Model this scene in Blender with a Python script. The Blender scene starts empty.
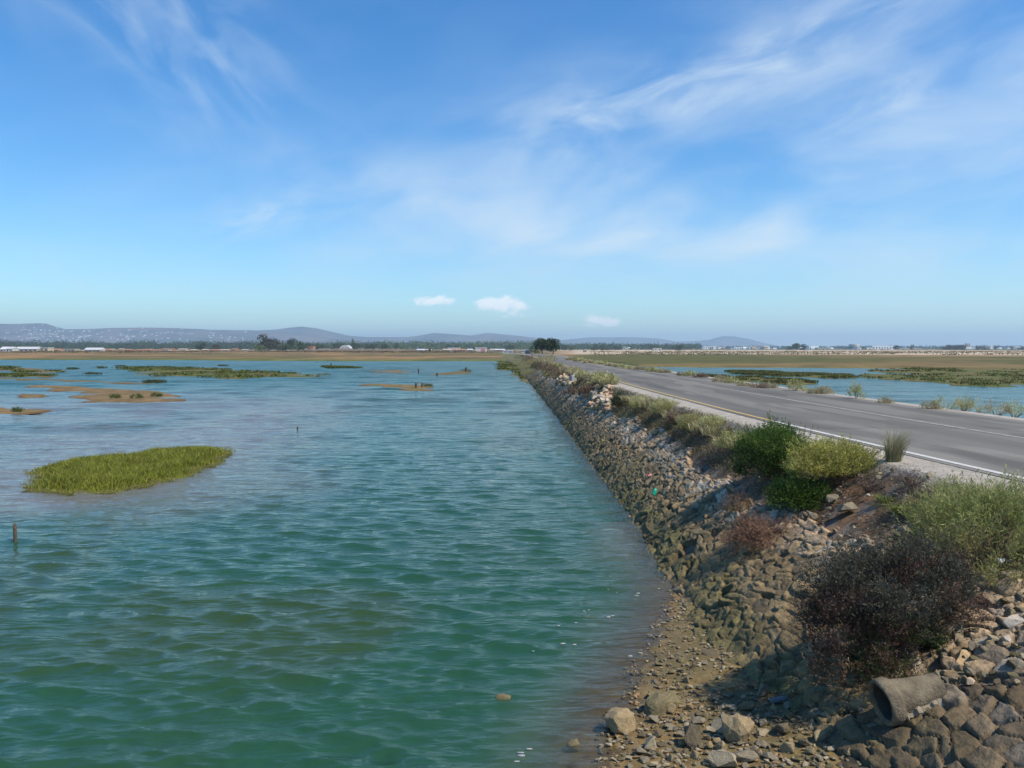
import bpy, bmesh, math, random
import numpy as np
from mathutils import Vector, Matrix, noise as mnoise
random.seed(7); RNG = np.random.default_rng(11)
R = math.radians
scn = bpy.context.scene
COL = scn.collection
CAMZ = 3.5; F = 800.0; HOR = 348.0
PITCH = math.atan((384.0-HOR)/F)
cp, sp = math.cos(PITCH), math.sin(PITCH)

# ------------------------------------------------------------ helpers
def ray(px, py):
    u = (px-512)/F; v = (384-py)/F
    return np.array([u, cp+v*sp, -sp+v*cp])
def at(px, py, z=0.0):
    d = ray(px, py); t = (z-CAMZ)/d[2]
    return np.array([d[0]*t, d[1]*t, z])
def at_y(px, py, y):
    d = ray(px, py); t = y/d[1]
    return np.array([d[0]*t, y, CAMZ+d[2]*t])
def hsh(i, j, k=0.0):
    v = np.sin(i*127.1+j*311.7+k*74.7)*43758.5453
    return v-np.floor(v)
def vnoise(x, y, k=0.0):
    xi = np.floor(x); yi = np.floor(y); fx = x-xi; fy = y-yi
    fx = fx*fx*(3-2*fx); fy = fy*fy*(3-2*fy)
    a = hsh(xi, yi, k); b = hsh(xi+1, yi, k); c = hsh(xi, yi+1, k); d = hsh(xi+1, yi+1, k)
    return (a*(1-fx)+b*fx)*(1-fy)+(c*(1-fx)+d*fx)*fy
def fbm(x, y, o=4, k=0.0):
    s = 0; a = .5; t = 0
    for n in range(o):
        s = s+a*vnoise(x*2**n+n*17.3, y*2**n-n*9.1, k+n); t += a; a *= .5
    return s/t
def sstep(a, b, x):
    t = np.clip((x-a)/(b-a), 0, 1); return t*t*(3-2*t)
def lerp(a, b, t): return a+(b-a)*t

def tag(o, label=None, cat=None, group=None, kind=None):
    if label: o['label'] = label
    if cat: o['category'] = cat
    if group: o['group'] = group
    if kind: o['kind'] = kind
    return o
def empty(name, loc, label, cat, group=None, rz=0.0):
    o = bpy.data.objects.new(name, None); COL.objects.link(o)
    o.location = loc; o.rotation_euler = (0, 0, rz); o.empty_display_size = .1
    return tag(o, label, cat, group)
def mesh_np(name, V, Fa, mat, colors=None, smooth=False, parent=None, loc=None, rot=None):
    """V (n,3); Fa (m,3|4) int or list of such arrays; colors (n,3)"""
    V = np.asarray(V, dtype=np.float32)
    if not isinstance(Fa, (list, tuple)): Fa = [Fa]
    me = bpy.data.meshes.new(name)
    me.vertices.add(len(V)); me.vertices.foreach_set('co', V.ravel())
    li = np.concatenate([f.ravel() for f in Fa]).astype(np.int32)
    tot = np.concatenate([np.full(len(f), f.shape[1]) for f in Fa]).astype(np.int32)
    st = np.concatenate([[0], np.cumsum(tot)[:-1]]).astype(np.int32)
    me.loops.add(len(li)); me.loops.foreach_set('vertex_index', li)
    me.polygons.add(len(tot)); me.polygons.foreach_set('loop_start', st)
    try: me.polygons.foreach_set('loop_total', tot)
    except Exception: pass
    me.update(calc_edges=True); me.validate()
    if smooth: me.polygons.foreach_set('use_smooth', np.ones(len(me.polygons), dtype=bool))
    if colors is not None:
        c = np.ones((len(V), 4), dtype=np.float32); c[:, :3] = colors[:, :3]
        if colors.shape[1] == 4: c[:, 3] = colors[:, 3]
        a = me.attributes.new('Col', 'FLOAT_COLOR', 'POINT'); a.data.foreach_set('color', c.ravel())
    me.materials.append(mat)
    o = bpy.data.objects.new(name, me); COL.objects.link(o)
    if parent: o.parent = parent
    if loc is not None: o.location = loc
    if rot is not None: o.rotation_euler = rot
    return o
def grid_faces(nr, nc, keep=None):
    i = np.arange(nr-1)[:, None]*nc+np.arange(nc-1)[None, :]
    f = np.stack([i, i+1, i+nc+1, i+nc], -1).reshape(-1, 4)
    if keep is not None: f = f[keep.ravel()[f].all(1)]
    return f
def compact(V, Fc, C=None):
    u, inv = np.unique(Fc.ravel(), return_inverse=True)
    return V[u], inv.reshape(Fc.shape), (C[u] if C is not None else None)
def bm_obj(name, bm, mat, parent=None, loc=None, rot=None, smooth=False):
    me = bpy.data.meshes.new(name); bm.to_mesh(me); bm.free()
    if smooth:
        for p in me.polygons: p.use_smooth = True
    for m in (mat if isinstance(mat, list) else [mat]): me.materials.append(m)
    o = bpy.data.objects.new(name, me); COL.objects.link(o)
    if parent: o.parent = parent
    if loc is not None: o.location = loc
    if rot is not None: o.rotation_euler = rot
    return o
def bm_box(bm, c, s, rz=0.0, taper=1.0):
    r = bmesh.ops.create_cube(bm, size=1.0)
    for v in r['verts']:
        t = taper if v.co.z > 0 else 1.0
        x, y, z = v.co.x*s[0]*t, v.co.y*s[1]*t, v.co.z*s[2]
        v.co = Vector((c[0]+x*math.cos(rz)-y*math.sin(rz), c[1]+x*math.sin(rz)+y*math.cos(rz), c[2]+z))
    return r['verts']
def bm_tube(bm, pts, rad, n=8, cap=True):
    rings = []
    P = [Vector(p) for p in pts]
    for i, p in enumerate(P):
        d = (P[min(i+1, len(P)-1)]-P[max(i-1, 0)]).normalized()
        a = d.orthogonal().normalized() if i == 0 else (rings_a-d*rings_a.dot(d)).normalized()
        rings_a = a; b = d.cross(a)
        rings.append([bm.verts.new(p+(a*math.cos(2*math.pi*k/n)+b*math.sin(2*math.pi*k/n))*rad[i]) for k in range(n)])
    for i in range(len(P)-1):
        for k in range(n):
            bm.faces.new((rings[i][k], rings[i][(k+1) % n], rings[i+1][(k+1) % n], rings[i+1][k]))
    if cap:
        bm.faces.new(rings[0][::-1]); bm.faces.new(rings[-1])
    return rings

# ------------------------------------------------------------ materials
def nodes(name):
    m = bpy.data.materials.new(name); m.use_nodes = True
    nt = m.node_tree; b = nt.nodes['Principled BSDF']
    return m, nt, b
def N(nt, t, **kw):
    n = nt.nodes.new(t)
    for k, v in kw.items():
        if k in n.inputs: n.inputs[k].default_value = v
        else: setattr(n, k, v)
    return n
def colmat(name, base=None, rough=.85, scale=8.0, var=.35, bump=.3, bscale=40.0, bdist=.01, trans=0.0, spec=.3):
    """procedural material: attribute or base colour, broken up by two noises, with bump"""
    m, nt, b = nodes(name); L = nt.links.new
    tc = N(nt, 'ShaderNodeTexCoord')
    if base is None:
        src = N(nt, 'ShaderNodeAttribute', attribute_name='Col').outputs['Color']
    else:
        rgb = N(nt, 'ShaderNodeRGB'); rgb.outputs[0].default_value = (*base, 1); src = rgb.outputs[0]
    n1 = N(nt, 'ShaderNodeTexNoise', Scale=scale, Detail=6.0, Roughness=.65); L(tc.outputs['Object'], n1.inputs['Vector'])
    mr = N(nt, 'ShaderNodeMapRange'); mr.inputs['From Min'].default_value = .25; mr.inputs['From Max'].default_value = .75
    mr.inputs['To Min'].default_value = 1-var; mr.inputs['To Max'].default_value = 1+var
    L(n1.outputs['Fac'], mr.inputs['Value'])
    mx = N(nt, 'ShaderNodeVectorMath', operation='SCALE'); L(src, mx.inputs[0]); L(mr.outputs[0], mx.inputs['Scale'])
    L(mx.outputs[0], b.inputs['Base Color'])
    b.inputs['Roughness'].default_value = rough; b.inputs['Specular IOR Level'].default_value = spec
    if bump > 0:
        n2 = N(nt, 'ShaderNodeTexNoise', Scale=bscale, Detail=5.0, Roughness=.6); L(tc.outputs['Object'], n2.inputs['Vector'])
        bp = N(nt, 'ShaderNodeBump', Strength=bump, Distance=bdist); L(n2.outputs['Fac'], bp.inputs['Height'])
        L(bp.outputs[0], b.inputs['Normal'])
    if trans > 0:
        tr = N(nt, 'ShaderNodeBsdfTranslucent'); L(mx.outputs[0], tr.inputs['Color'])
        ms = N(nt, 'ShaderNodeMixShader', Fac=trans); L(b.outputs[0], ms.inputs[1]); L(tr.outputs[0], ms.inputs[2])
        L(ms.outputs[0], nt.nodes['Material Output'].inputs['Surface'])
    return m
M_leaf = colmat('leaf', None, .6, 3.0, .2, 0, trans=.3, spec=.25)
M_leaf_far = colmat('leaf_far', None, .8, .15, .25, 0, trans=.15, spec=.1)
M_twig = colmat('twig', (.16, .11, .075), .9, 30, .4, 0)
M_bark = colmat('bark', (.13, .10, .08), .9, 4, .3, .4, 8, .05)
M_stone = colmat('pitched_stone', None, .85, 13, .45, 1.0, 34, .018)
M_bank = colmat('bank_soil', None, .95, 6, .35, .7, 30, .03)
M_mud = colmat('wet_mud', None, .7, 7, .35, .6, 30, .014, spec=.2)
M_ground = colmat('ground', None, .95, .12, .5, 0, spec=.1)
M_hill = colmat('hill_scrub', None, 1.0, .006, .45, 0, spec=0)
M_flat = colmat('drying_mud', None, .9, 2, .3, .5, 12, .02, spec=.12)
M_rock = [colmat('rock_%s' % n, c, .85, 9, .35, .7, 30, .015) for n, c in
          (('grey', (.22, .185, .125)), ('tan', (.29, .22, .12)), ('dark', (.125, .10, .062)), ('buff', (.34, .28, .18)), ('olive', (.17, .14, .07)))]
M_pale = [colmat('pale_rock_%s' % n, c, .85, 7, .25, .6, 20, .015) for n, c in
          (('cream', (.48, .37, .25)), ('rosy', (.45, .29, .19)), ('white', (.50, .43, .34)), ('ochre', (.42, .29, .15)))]
M_conc = colmat('concrete', (.165, .135, .09), .95, 6, .7, .9, 45, .018)
M_dark = colmat('pipe_inside', (.06, .055, .045), .95, 12, .3, .3)
M_asph = colmat('asphalt', None, .82, 55, .16, .5, 240, .004)
M_white_paint = colmat('white_road_paint', (.50, .485, .45), .8, 22, .4, .3, 120, .003)
M_yellow_paint = colmat('yellow_road_paint', (.46, .33, .12), .8, 16, .4, .3, 120, .003)
M_pwhite = colmat('white_render', (.56, .54, .50), .8, .4, .06, 0)
M_town = colmat('town_white', (.88, .87, .85), .8, .4, .05, 0)
M_pcream = colmat('cream_render', (.46, .38, .27), .8, .4, .1, 0)
M_pbrick = colmat('terracotta_render', (.36, .19, .11), .85, .4, .12, 0)
M_pgrey = colmat('grey_render', (.38, .37, .35), .85, .4, .12, 0)
M_rtile = colmat('roof_tile', (.38, .19, .11), .9, .5, .15, 0)
M_rgrey = colmat('roof_sheet', (.55, .56, .58), .6, .5, .1, 0)
M_rwhite = colmat('roof_white', (.50, .50, .50), .6, .5, .05, 0)
M_glass = colmat('window_glass', (.03, .04, .05), .15, 1, .1, 0, spec=.6)
M_wood = colmat('weathered_wood', (.10, .075, .05), .9, 15, .3, .4, 60, .004)
M_plastic_w = colmat('white_plastic', (.75, .76, .78), .4, 4, .08, 0)
M_plastic_g = colmat('green_plastic', (.02, .34, .20), .3, 4, .08, 0)
M_plastic_b = colmat('grey_plastic', (.15, .16, .16), .4, 4, .1, 0)
M_pink = colmat('pink_plastic', (.55, .20, .22), .4, 4, .1, 0)
M_foam = colmat('foam', (.30, .32, .31), .8, 30, .1, 0)
M_carbody = colmat('car_paint', (.035, .05, .08), .25, 2, .05, 0, spec=.6)
M_rubber = colmat('rubber', (.02, .02, .02), .8, 5, .1, 0)

# ------------------------------------------------------------ causeway tables
def smooth_table(tab):
    ys = np.linspace(-5, 700, 7051); v = np.interp(ys, tab[0], tab[1])
    # smooth with width growing with distance
    k = np.ones(31)/31; vs = np.convolve(np.pad(v, 15, 'edge'), k, 'valid')
    k = np.ones(121)/121; vl = np.convolve(np.pad(vs, 60, 'edge'), k, 'valid')
    w = sstep(12, 35, ys)
    return lambda y: np.interp(y, ys, vs*(1-w)+vl*w)
XL = smooth_table(([-5, 5, 9.85, 13.2, 16.4, 20, 24, 34, 47, 80, 142, 213, 330, 500, 700], [7.6, 6.75, 6.25, 5.98, 5.75, 5.57, 5.43, 5.15, 4.97, 4.83, 4.6, 4.0, 1.0, -6, -20]))
XF = smooth_table(([-5, 5, 9, 11.5, 17, 22, 32, 44, 70, 82, 95, 140, 200, 330, 700], [2.7, 2.6, 2.55, 2.42, 2.58, 2.45, 2.4, 2.28, 1.95, 1.75, .9, .5, -1.5, -6, -30]))
def crest(y): return XL(y)-.75-.15*sstep(20, 40, y)
def roadz(y): return 1.9-1.1*sstep(190, 420, y)
def prof(s):                      # fraction of height over fraction of slope width
    return np.where(s < 0, s*.6, np.clip(s, 0, 1)**.88*(1-.05*np.sin(np.clip(s, 0, 1)*math.pi)))
def base_bank(s, y):
    xf = XF(y); xc = crest(y); zt = roadz(y)-.05
    z0 = .16*sstep(11.6, 9.4, y)      # foot is a little higher where the beach is
    x = xf+(xc-xf)*s
    z = z0+(zt-z0)*prof(s)
    z = np.where(s < 0, z0+s*1.6, z)
    z = z+ .10*(fbm(x*.8, y*.5, 3, 5)-.5)*sstep(.0, .2, s)*sstep(1.02, .8, s)
    return x, z
def bank_z(x, y):
    """height of the embankment's left slope at x,y"""
    xf = XF(y); xc = crest(y); s = (x-xf)/(xc-xf)
    _, z = base_bank(s, y); return np.where(s > 1, roadz(y)-.05, z)
def bank_hit(px, py):
    """point of the left slope or verge seen through a pixel of the photograph"""
    d = ray(px, py)
    t = np.geomspace(3, 600, 5000); x, y, z = d[0]*t, d[1]*t, CAMZ+d[2]*t
    g = np.where(x > XF(y), bank_z(x, y), 0.0); i = int(np.argmax(z <= g))
    return np.array([x[i], y[i], g[i]])

# ---- embankment sheet: left slope, shoulder, roadbed, right shoulder, right slope
ys = np.concatenate([np.arange(0, 3, .1), np.geomspace(3, 700, 900)])
sl = np.linspace(-.3, 1, 70)
Y = ys[:, None]+0*sl[None]
Xl, Zl = base_bank(np.broadcast_to(sl, Y.shape), Y)
Zl = Zl+.13*(fbm(Xl*4, Y*4, 5, 3)-.5)*sstep(1.0, .9, sl)[None]-.04*sstep(1, .9, sl)[None]
colsX = [Xl]; colsZ = [Zl]
xl = XL(ys)[:, None]; rz_ = roadz(ys)[:, None]; xc = crest(ys)[:, None]
t = np.linspace(.12, 1, 7)[None]
colsX.append(xc+(xl-.1-xc)*t); colsZ.append(rz_-.05+.03*t+.012*(fbm((xc+t)*9, ys[:, None]*9+t, 3)-.5))
t = np.array([0.3, 3.0, 5.4])[None]; colsX.append(xl+t); colsZ.append(rz_-.02+0*t)
t = np.linspace(0, 1, 8)[None]; colsX.append(xl+5.7+1.1*t); colsZ.append(rz_-.02-.10*t**2+.02*(fbm((xl+t)*7, ys[:, None]*7+t*5, 3)-.5))
t = np.linspace(.1, 1, 12)[None]; colsX.append(xl+6.8+2.9*t+.25*(vnoise(ys[:, None]*.7, t*0+3)-.5)); colsZ.append(rz_-.12-2.4*t)
X = np.concatenate(colsX, 1); Z = np.concatenate(colsZ, 1); nr, nc = X.shape; Y = np.broadcast_to(ys[:, None], X.shape)
n1 = fbm(X*1.3, Y*1.3, 4, 1); n2 = fbm(X*6, Y*6, 3, 2); n3 = fbm(X*.4, Y*.15, 3, 8)
soil = np.array([.165, .12, .078]); pale = np.array([.36, .32, .265]); grass = np.array([.17, .15, .065]); red = np.array([.20, .115, .06])
C = soil+(red-soil)*sstep(.5, .62, n1)[..., None]; C = lerp(C, pale*.7, sstep(.52, .66, n2)[..., None]*.55); C = lerp(C, C*.5, sstep(.52, .6, fbm(X*9, Y*9, 3, 12))[..., None]*.7)
shoulder = ((X > xc-.12+.35*(n2-.5)) & (X < xl+7.0))[..., None]
C = np.where(shoulder, pale*(.85+.3*n2[..., None]), C)
ggr = (sstep(.45, .62, n3)*(Y > 20)*(~shoulder[..., 0]))[..., None]; C = lerp(C, grass, ggr)
far = sstep(75, 100, Y)[..., None]*(~shoulder); C = lerp(C, np.array([.13, .13, .05])*(.7+.6*n2[..., None]), far*.85)
wet = (sstep(.45, .2, Z))[..., None]; C = lerp(C, np.array([.10, .085, .045]), wet*.8)
tag(mesh_np('embankment', np.stack([X, Y, Z], -1).reshape(-1, 3), grid_faces(nr, nc), M_bank, C.reshape(-1, 3), True), kind='structure')

# ---- stone revetment: pitched stones over the slope (Voronoi courses)
def voronoi(a, b, ca, cb, jit=.82):
    A = a/ca; B = b/cb; ia = np.floor(A); ib = np.floor(B)
    best = np.full(A.shape, 9.); p1 = np.zeros(A.shape+(2,)); idd = np.zeros(A.shape+(2,))
    pts = []
    for di in (-1, 0, 1):
        for dj in (-1, 0, 1):
            i = ia+di; j = ib+dj
            x = i+.5+jit*(hsh(i, j, 1)-.5)+.5*(np.mod(j, 2)-.5); y = j+.5+jit*(hsh(i, j, 2)-.5)
            dd = (A-x)**2+(B-y)**2; pts.append((x, y, i, j, dd))
            m = dd < best; best = np.where(m, dd, best)
            p1[..., 0] = np.where(m, x, p1[..., 0]); p1[..., 1] = np.where(m, y, p1[..., 1])
            idd[..., 0] = np.where(m, i, idd[..., 0]); idd[..., 1] = np.where(m, j, idd[..., 1])
    edge = np.full(A.shape, 9.)
    for x, y, i, j, dd in pts:
        same = (i == idd[..., 0]) & (j == idd[..., 1])
        e = (dd-best)/(2*np.sqrt((x-p1[..., 0])**2+(y-p1[..., 1])**2)+1e-6)
        edge = np.where(same, edge, np.minimum(edge, e))
    return edge, A-p1[..., 0], B-p1[..., 1], idd
ys = np.concatenate([np.arange(3.2, 9, .022), 9*np.exp(np.arange(0, math.log(105/9), .0026))])
sl = np.linspace(-.25, .86, 250)
Y = np.broadcast_to(ys[:, None], (len(ys), len(sl))); S = np.broadcast_to(sl[None], Y.shape)
X, Z = base_bank(S, Y)
W = np.hypot((crest(ys)-XF(ys)), 1.8)[:, None]
wa = S*W+.05*(fbm(X*5, Y*5, 2, 4)-.5)*2+.22*(fbm(X*1.5, Y*1.5, 2, 14)-.5)*2; wb = Y+.05*(fbm(X*5+9, Y*5, 2, 6)-.5)*2+.25*(fbm(X*1.4+5, Y*1.4, 2, 16)-.5)*2
ca = np.where(Y < 6.6, .30, .215)
e, du, dv, idd = voronoi(wa, wb, .175, .225)
r1 = hsh(idd[..., 0], idd[..., 1], 3); r2 = hsh(idd[..., 0], idd[..., 1], 4); r3 = hsh(idd[..., 0], idd[..., 1], 5); r4 = hsh(idd[..., 0], idd[..., 1], 6)
top = sstep(-.01, .085, e)**.6
h = top*(.030+.022*r1)+top*(du*(r2-.5)+dv*(r3-.5))*.10
h = np.where(e < .09, h*.9-.012*(1-e/.09), h)
h += top*.045*(fbm(wa*13, wb*13, 4, 7)-.5)
smax = .60+.16*(fbm(Y[:, :1]*.6, Y[:, :1]*0, 3, 9)-.5)*2+.12*sstep(8.5, 6, Y)+.10*(sstep(18, 26, Y))
miss = (hsh(idd[..., 0], idd[..., 1], 8) < .05+.25*sstep(.45, .75, S))
mask = sstep(0, -.05, S-smax-.06*(r4-.5))*sstep(92, 84, Y+4*r1)
mask = mask*np.where(miss, .0, 1)
drop = (1-mask)*.16
# no stones where the brown rill and the bushes have broken the pitching
silt_ = sstep(.47, .62, fbm(X*1.3, Y*1.0, 3, 18))*sstep(7.2, 8.6, Y); h = np.maximum(h, -.02+.045*silt_)
h = h*mask-drop+.005
ang = np.arctan2(1.8, (crest(ys)-XF(ys)))[:, None]
Xo = X-np.sin(ang)*h; Zo = Z+np.cos(ang)*h
dry = np.array([.40, .29, .18]); pale2 = np.array([.47, .40, .30]); ochre = np.array([.42, .28, .14]); wetc = np.array([.175, .125, .058]); algae = np.array([.115, .10, .038]); greyd = np.array([.215, .175, .125])
c = dry*(.65+.7*r1[..., None]); c = lerp(c, pale2, (r2 > .72)[..., None]*.8); c = lerp(c, ochre, (r3 > .9)[..., None]*.7); c = lerp(c, greyd, (r4 > .72)[..., None]*.8)
zl = Z+.28*(fbm(X*1.5, Y*.5, 3, 3)-.5)+.25*(r2-.5)
wet = sstep(1.0, .60, zl); c = lerp(c, wetc*(.6+.9*r1[..., None]), wet[..., None]*.9)
alg = sstep(.45, .10, zl)*sstep(.35, .6, fbm(X*1.2, Y*.6, 3, 13)+.1); c = lerp(c, algae*(.7+.6*r3[..., None]), alg[..., None]*.85)
alg2 = sstep(1.0, .5, zl)*sstep(.55, .7, fbm(X*2.5, Y*1.2, 3, 15)); c = lerp(c, np.array([.13, .115, .042]), alg2[..., None]*.5)
# stone colour turned darker in the nearest stretch beside the pipe
nd = sstep(6.9, 6.0, Y+.5*(r1-.5)); c = lerp(c, np.array([.088, .068, .045])*(.5+.9*r2[..., None]), nd[..., None]*.7)
silt = sstep(.45, .62, fbm(X*1.3, Y*1.0, 3, 18)); gap = sstep(.10, .0, e)[..., None]; c = lerp(c, np.array([.10, .072, .038])*(1+.5*silt[..., None]), gap*.9)
tag(mesh_np('stone_revetment', np.stack([Xo, Y, Zo], -1).reshape(-1, 3), grid_faces(*Y.shape), M_stone, c.reshape(-1, 3), True),
    'long sloping wall of pitched brown stones between the green water and the road', 'stone wall')

# ---- muddy beach in front of the revetment
def wl(y): return np.interp(y, [2, 5, 6.7, 8, 9, 10.1, 11.5, 12.5, 14], [-.1, .5, .92, 1.28, 1.62, 2.04, 2.42, 2.7, 3.2])
def beach_z(x, y):
    d = x-wl(y)+.25*(fbm(x*1.4, y*1.4, 3, 21)-.5)
    z = np.where(d > 0, .125*d, .16*d)
    z = z+.035*(fbm(x*5, y*5, 4, 22)-.5)
    return np.maximum(z, -.62)
xs = np.linspace(-3.5, 3.1, 330); ys2 = np.arange(2.0, 13.5, .03)
X, Y = np.meshgrid(xs, ys2); Z = beach_z(X, Y)
n1 = fbm(X*2, Y*2, 4, 31)[..., None]; n2 = fbm(X*14, Y*14, 3, 32)[..., None]
C = np.array([.175, .118, .044])*(.62+.8*n1); C = lerp(C, np.array([.23, .175, .09]), sstep(.5, .7, n2)*.6); C = lerp(C, np.array([.12, .10, .045]), sstep(.45, .62, fbm(X*.9, Y*.9, 3, 36))[..., None]*.6)
C = lerp(C, np.array([.13, .095, .05]), sstep(.05, -.03, Z)[..., None]*.6)
mudpos = np.stack([X, Y, Z], -1).reshape(-1, 3)
tag(mesh_np('mud_shore', mudpos, grid_faces(*X.shape), M_mud, C.reshape(-1, 3), True), kind='structure')

# ------------------------------------------------------------ road
def strip(name, ys, offs, dz, mat, color=None):
    o = np.asarray(offs)[None]; yy = np.asarray(ys)[:, None]+0*o
    x = XL(yy)+o; z = roadz(yy)+dz-.012*np.abs(o-2.7)/2.7
    Cc = None
    if color is not None: Cc = color(x, yy, o+0*yy).reshape(-1, 3)
    return tag(mesh_np(name, np.stack([x, yy, z], -1).reshape(-1, 3), grid_faces(*x.shape), mat, Cc, True), kind='structure')
def asph(x, y, o):
    b = np.array([.140, .130, .110])
    c = np.broadcast_to(b, x.shape+(3,)).copy()
    tracks = np.exp(-((o-.85)/.35)**2)+np.exp(-((o-2.3)/.35)**2)+np.exp(-((o-3.9)/.35)**2)+np.exp(-((o-5.0)/.3)**2)
    c *= (1-.17*tracks*(.5+fbm(x*.3, y*.12, 3, 41)))[..., None]
    c = lerp(c, np.array([.16, .15, .135]), (sstep(.30, .0, o)*.7)[..., None])
    c = lerp(c, np.array([.20, .185, .155]), (sstep(.48, .60, fbm(o*1.5, y*.25, 4, 42))*.6)[..., None])
    c = lerp(c, np.array([.22, .20, .175]), (sstep(5.1, 5.6, o+.3*(fbm(x*3, y*2, 2)-.5))*.7)[..., None])
    c = lerp(c, c*.72, (sstep(.56, .66, fbm(o*1.1+3, y*.12, 4, 47))*.7)[..., None])
    seam = 15.8+.25*fbm(x*1.3, y*0, 2, 44)
    c = lerp(c, c*1.12, (y < seam)[..., None])
    c = lerp(c, c*.72, (np.abs(y-seam) < .05)[..., None]*(o > .4)[..., None])
    c = lerp(c, c*.82, ((o > 2.6) & (o < 2.68) & (y < 30))[..., None])
    c = lerp(c, c*.78, ((np.abs(o-1.6-.25*(vnoise(y*.35, y*0, 46)-.5)) < .02))[..., None]*(y < 40)[..., None])
    return c
ry = np.concatenate([np.arange(0, 3, .1), np.geomspace(3, 640, 2400)])
strip('road', ry, np.linspace(-.12, 5.7, 160), 0, M_asph, asph)
strip('white_edge_line', np.arange(.5, 17.6, .1), [-.0, .11], .006, M_white_paint)
strip('yellow_edge_line', np.geomspace(17.62, 260, 300), [0.01, .10], .006, M_yellow_paint)
strip('white_centre_line', np.geomspace(2, 300, 400), [3.14, 3.225], .006, colmat('worn_white_paint', (.33, .32, .295), .85, 14, .6, .3, 120, .003))

# ------------------------------------------------------------ ground sheet to the horizon
SH = np.array([(-700, 357), (-200, 359), (0, 359.6), (100, 360), (250, 361), (400, 361.3), (505, 361.5), (530, 361.5), (600, 361.5), (640, 366), (700, 366.8), (800, 367.4), (900, 368.6), (960, 370.0), (1024, 371.5), (1300, 374), (1900, 376)])
azs = np.arctan((SH[:, 0]-512)/F); rs = np.array([np.hypot(*at(p[0], p[1])[:2]) for p in SH])
def shore_r(az): return np.interp(az, azs, rs)
def ground_z(x, y):
    az = np.arctan2(x, y); r = np.hypot(x, y)
    n = fbm(x*.02, y*.02, 3, 51)-.5
    d = r-shore_r(az)-n*26
    z = -.65+.97*sstep(-10, 4, d)+.25*sstep(30, 300, d)+.10*(fbm(x*.1, y*.1, 3, 52)-.5)*sstep(0, 20, d)
    return z
az = np.radians(np.linspace(-62, 62, 760)); rr = np.concatenate([[.3, 1, 3], np.geomspace(6, 140, 60), np.geomspace(142, 1500, 560), np.geomspace(1530, 14500, 90)])
A, RR = np.meshgrid(az, rr); X = RR*np.sin(A); Y = RR*np.cos(A); Z = ground_z(X, Y)
d = RR-shore_r(A)-26*(fbm(X*.02, Y*.02, 3, 51)-.5)
n = fbm(X*.022, Y*.02, 4, 53)[..., None]; nf = fbm(X*.07, Y*.03, 4, 54)[..., None]
ol = np.array([.120, .100, .035]); br = np.array([.25, .155, .068]); gr = np.array([.10, .125, .03]); tan_ = np.array([.50, .40, .29]); dk = np.array([.10, .085, .055])
C = lerp(ol, br, sstep(.42, .56, n)); C = lerp(C, dk, sstep(.50, .62, nf)*.6)
C = lerp(C, gr, sstep(14, 3, d)[..., None]*.85)
dd = RR[..., None]; right = sstep(.04, .10, A)[..., None]
C = lerp(C, lerp(np.array([.085, .085, .025]), np.array([.15, .11, .045]), sstep(.50, .64, n)), right*sstep(500, 250, dd)*.85)
C = lerp(C, tan_*(.6+.9*nf), sstep(330, 440, dd)*sstep(1500, 900, dd)*right*sstep(.30, .45, fbm(X*.002, Y*.02, 3, 55)[..., None])*.9)
C = lerp(C, tan_*(.5+.7*nf), sstep(560, 650, dd)*(1-right)*sstep(.45, .55, fbm(X*.01, Y*.02, 3, 57)[..., None])*.65)
C = lerp(C, np.array([.07, .09, .03]), sstep(1200, 1700, dd))
tag(mesh_np('ground', np.stack([X, Y, Z], -1).reshape(-1, 3), grid_faces(*X.shape), M_ground, C.reshape(-1, 3), True), kind='structure')

# ------------------------------------------------------------ water
azw = np.radians(np.linspace(-60, 60, 1500)); rw = np.concatenate([np.linspace(1.5, 5.2, 40), 5.25*np.exp(np.arange(0, math.log(290/5.25), .0058))])
A, RR = np.meshgrid(azw, rw); X = RR*np.sin(A); Y = RR*np.cos(A); Z = np.zeros_like(X)
rngw = np.random.default_rng(5)
dx = np.zeros_like(X); dyv = np.zeros_like(X)
step = np.maximum(np.gradient(RR, axis=0), RR*.0014)
main = R(-100)
warp = .5*(fbm(X*.25, Y*.25, 3, 60)-.5)
for k in range(84):
    lam = .88*(.085/.88)**((k/83)**.85)*rngw.uniform(.85, 1.15)
    th = main+rngw.normal(0, .36)
    ph = rngw.uniform(0, 6.28); kk = 2*math.pi/lam
    amp = .0060*lam**.68*rngw.uniform(.4, 1.3)
    arg = kk*(X*math.cos(th)+Y*math.sin(th))+ph+warp*kk*.35
    fade = sstep(2.2, 4.5, lam/step)
    Z += amp*fade*np.sin(arg)
    q = 1.15*amp*fade*np.cos(arg)
    dx += q*math.cos(th); dyv += q*math.sin(th)
for k in range(36):
    lam = 7.0*(1.4/7.0)**(k/35); th = main+rngw.normal(0, .40); ph = rngw.uniform(0, 6.28); kk = 2*math.pi/lam
    arg = kk*(X*math.cos(th)+Y*math.sin(th))+ph+warp*kk*.5
    Z += .0038*lam**.85*rngw.uniform(.4, 1.3)*sstep(2.2, 4.5, lam/step)*sstep(14, 55, RR)*np.sin(arg)
gust = .55+.8*fbm(X*.12, Y*.05, 3, 61)
ux = X.copy(); uy = Y.copy()
xf0 = XF(Y)
edge_calm = np.where(Y < 13, sstep(-.1, 2.2, wl(Y)-X), sstep(-.2, 1.2, xf0-X))
edge_calm = np.where(X > xf0, .5, .25+.75*edge_calm)
Z *= gust*edge_calm; X2 = X+dx*gust*edge_calm; Y2 = Y+dyv*gust*edge_calm
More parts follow.
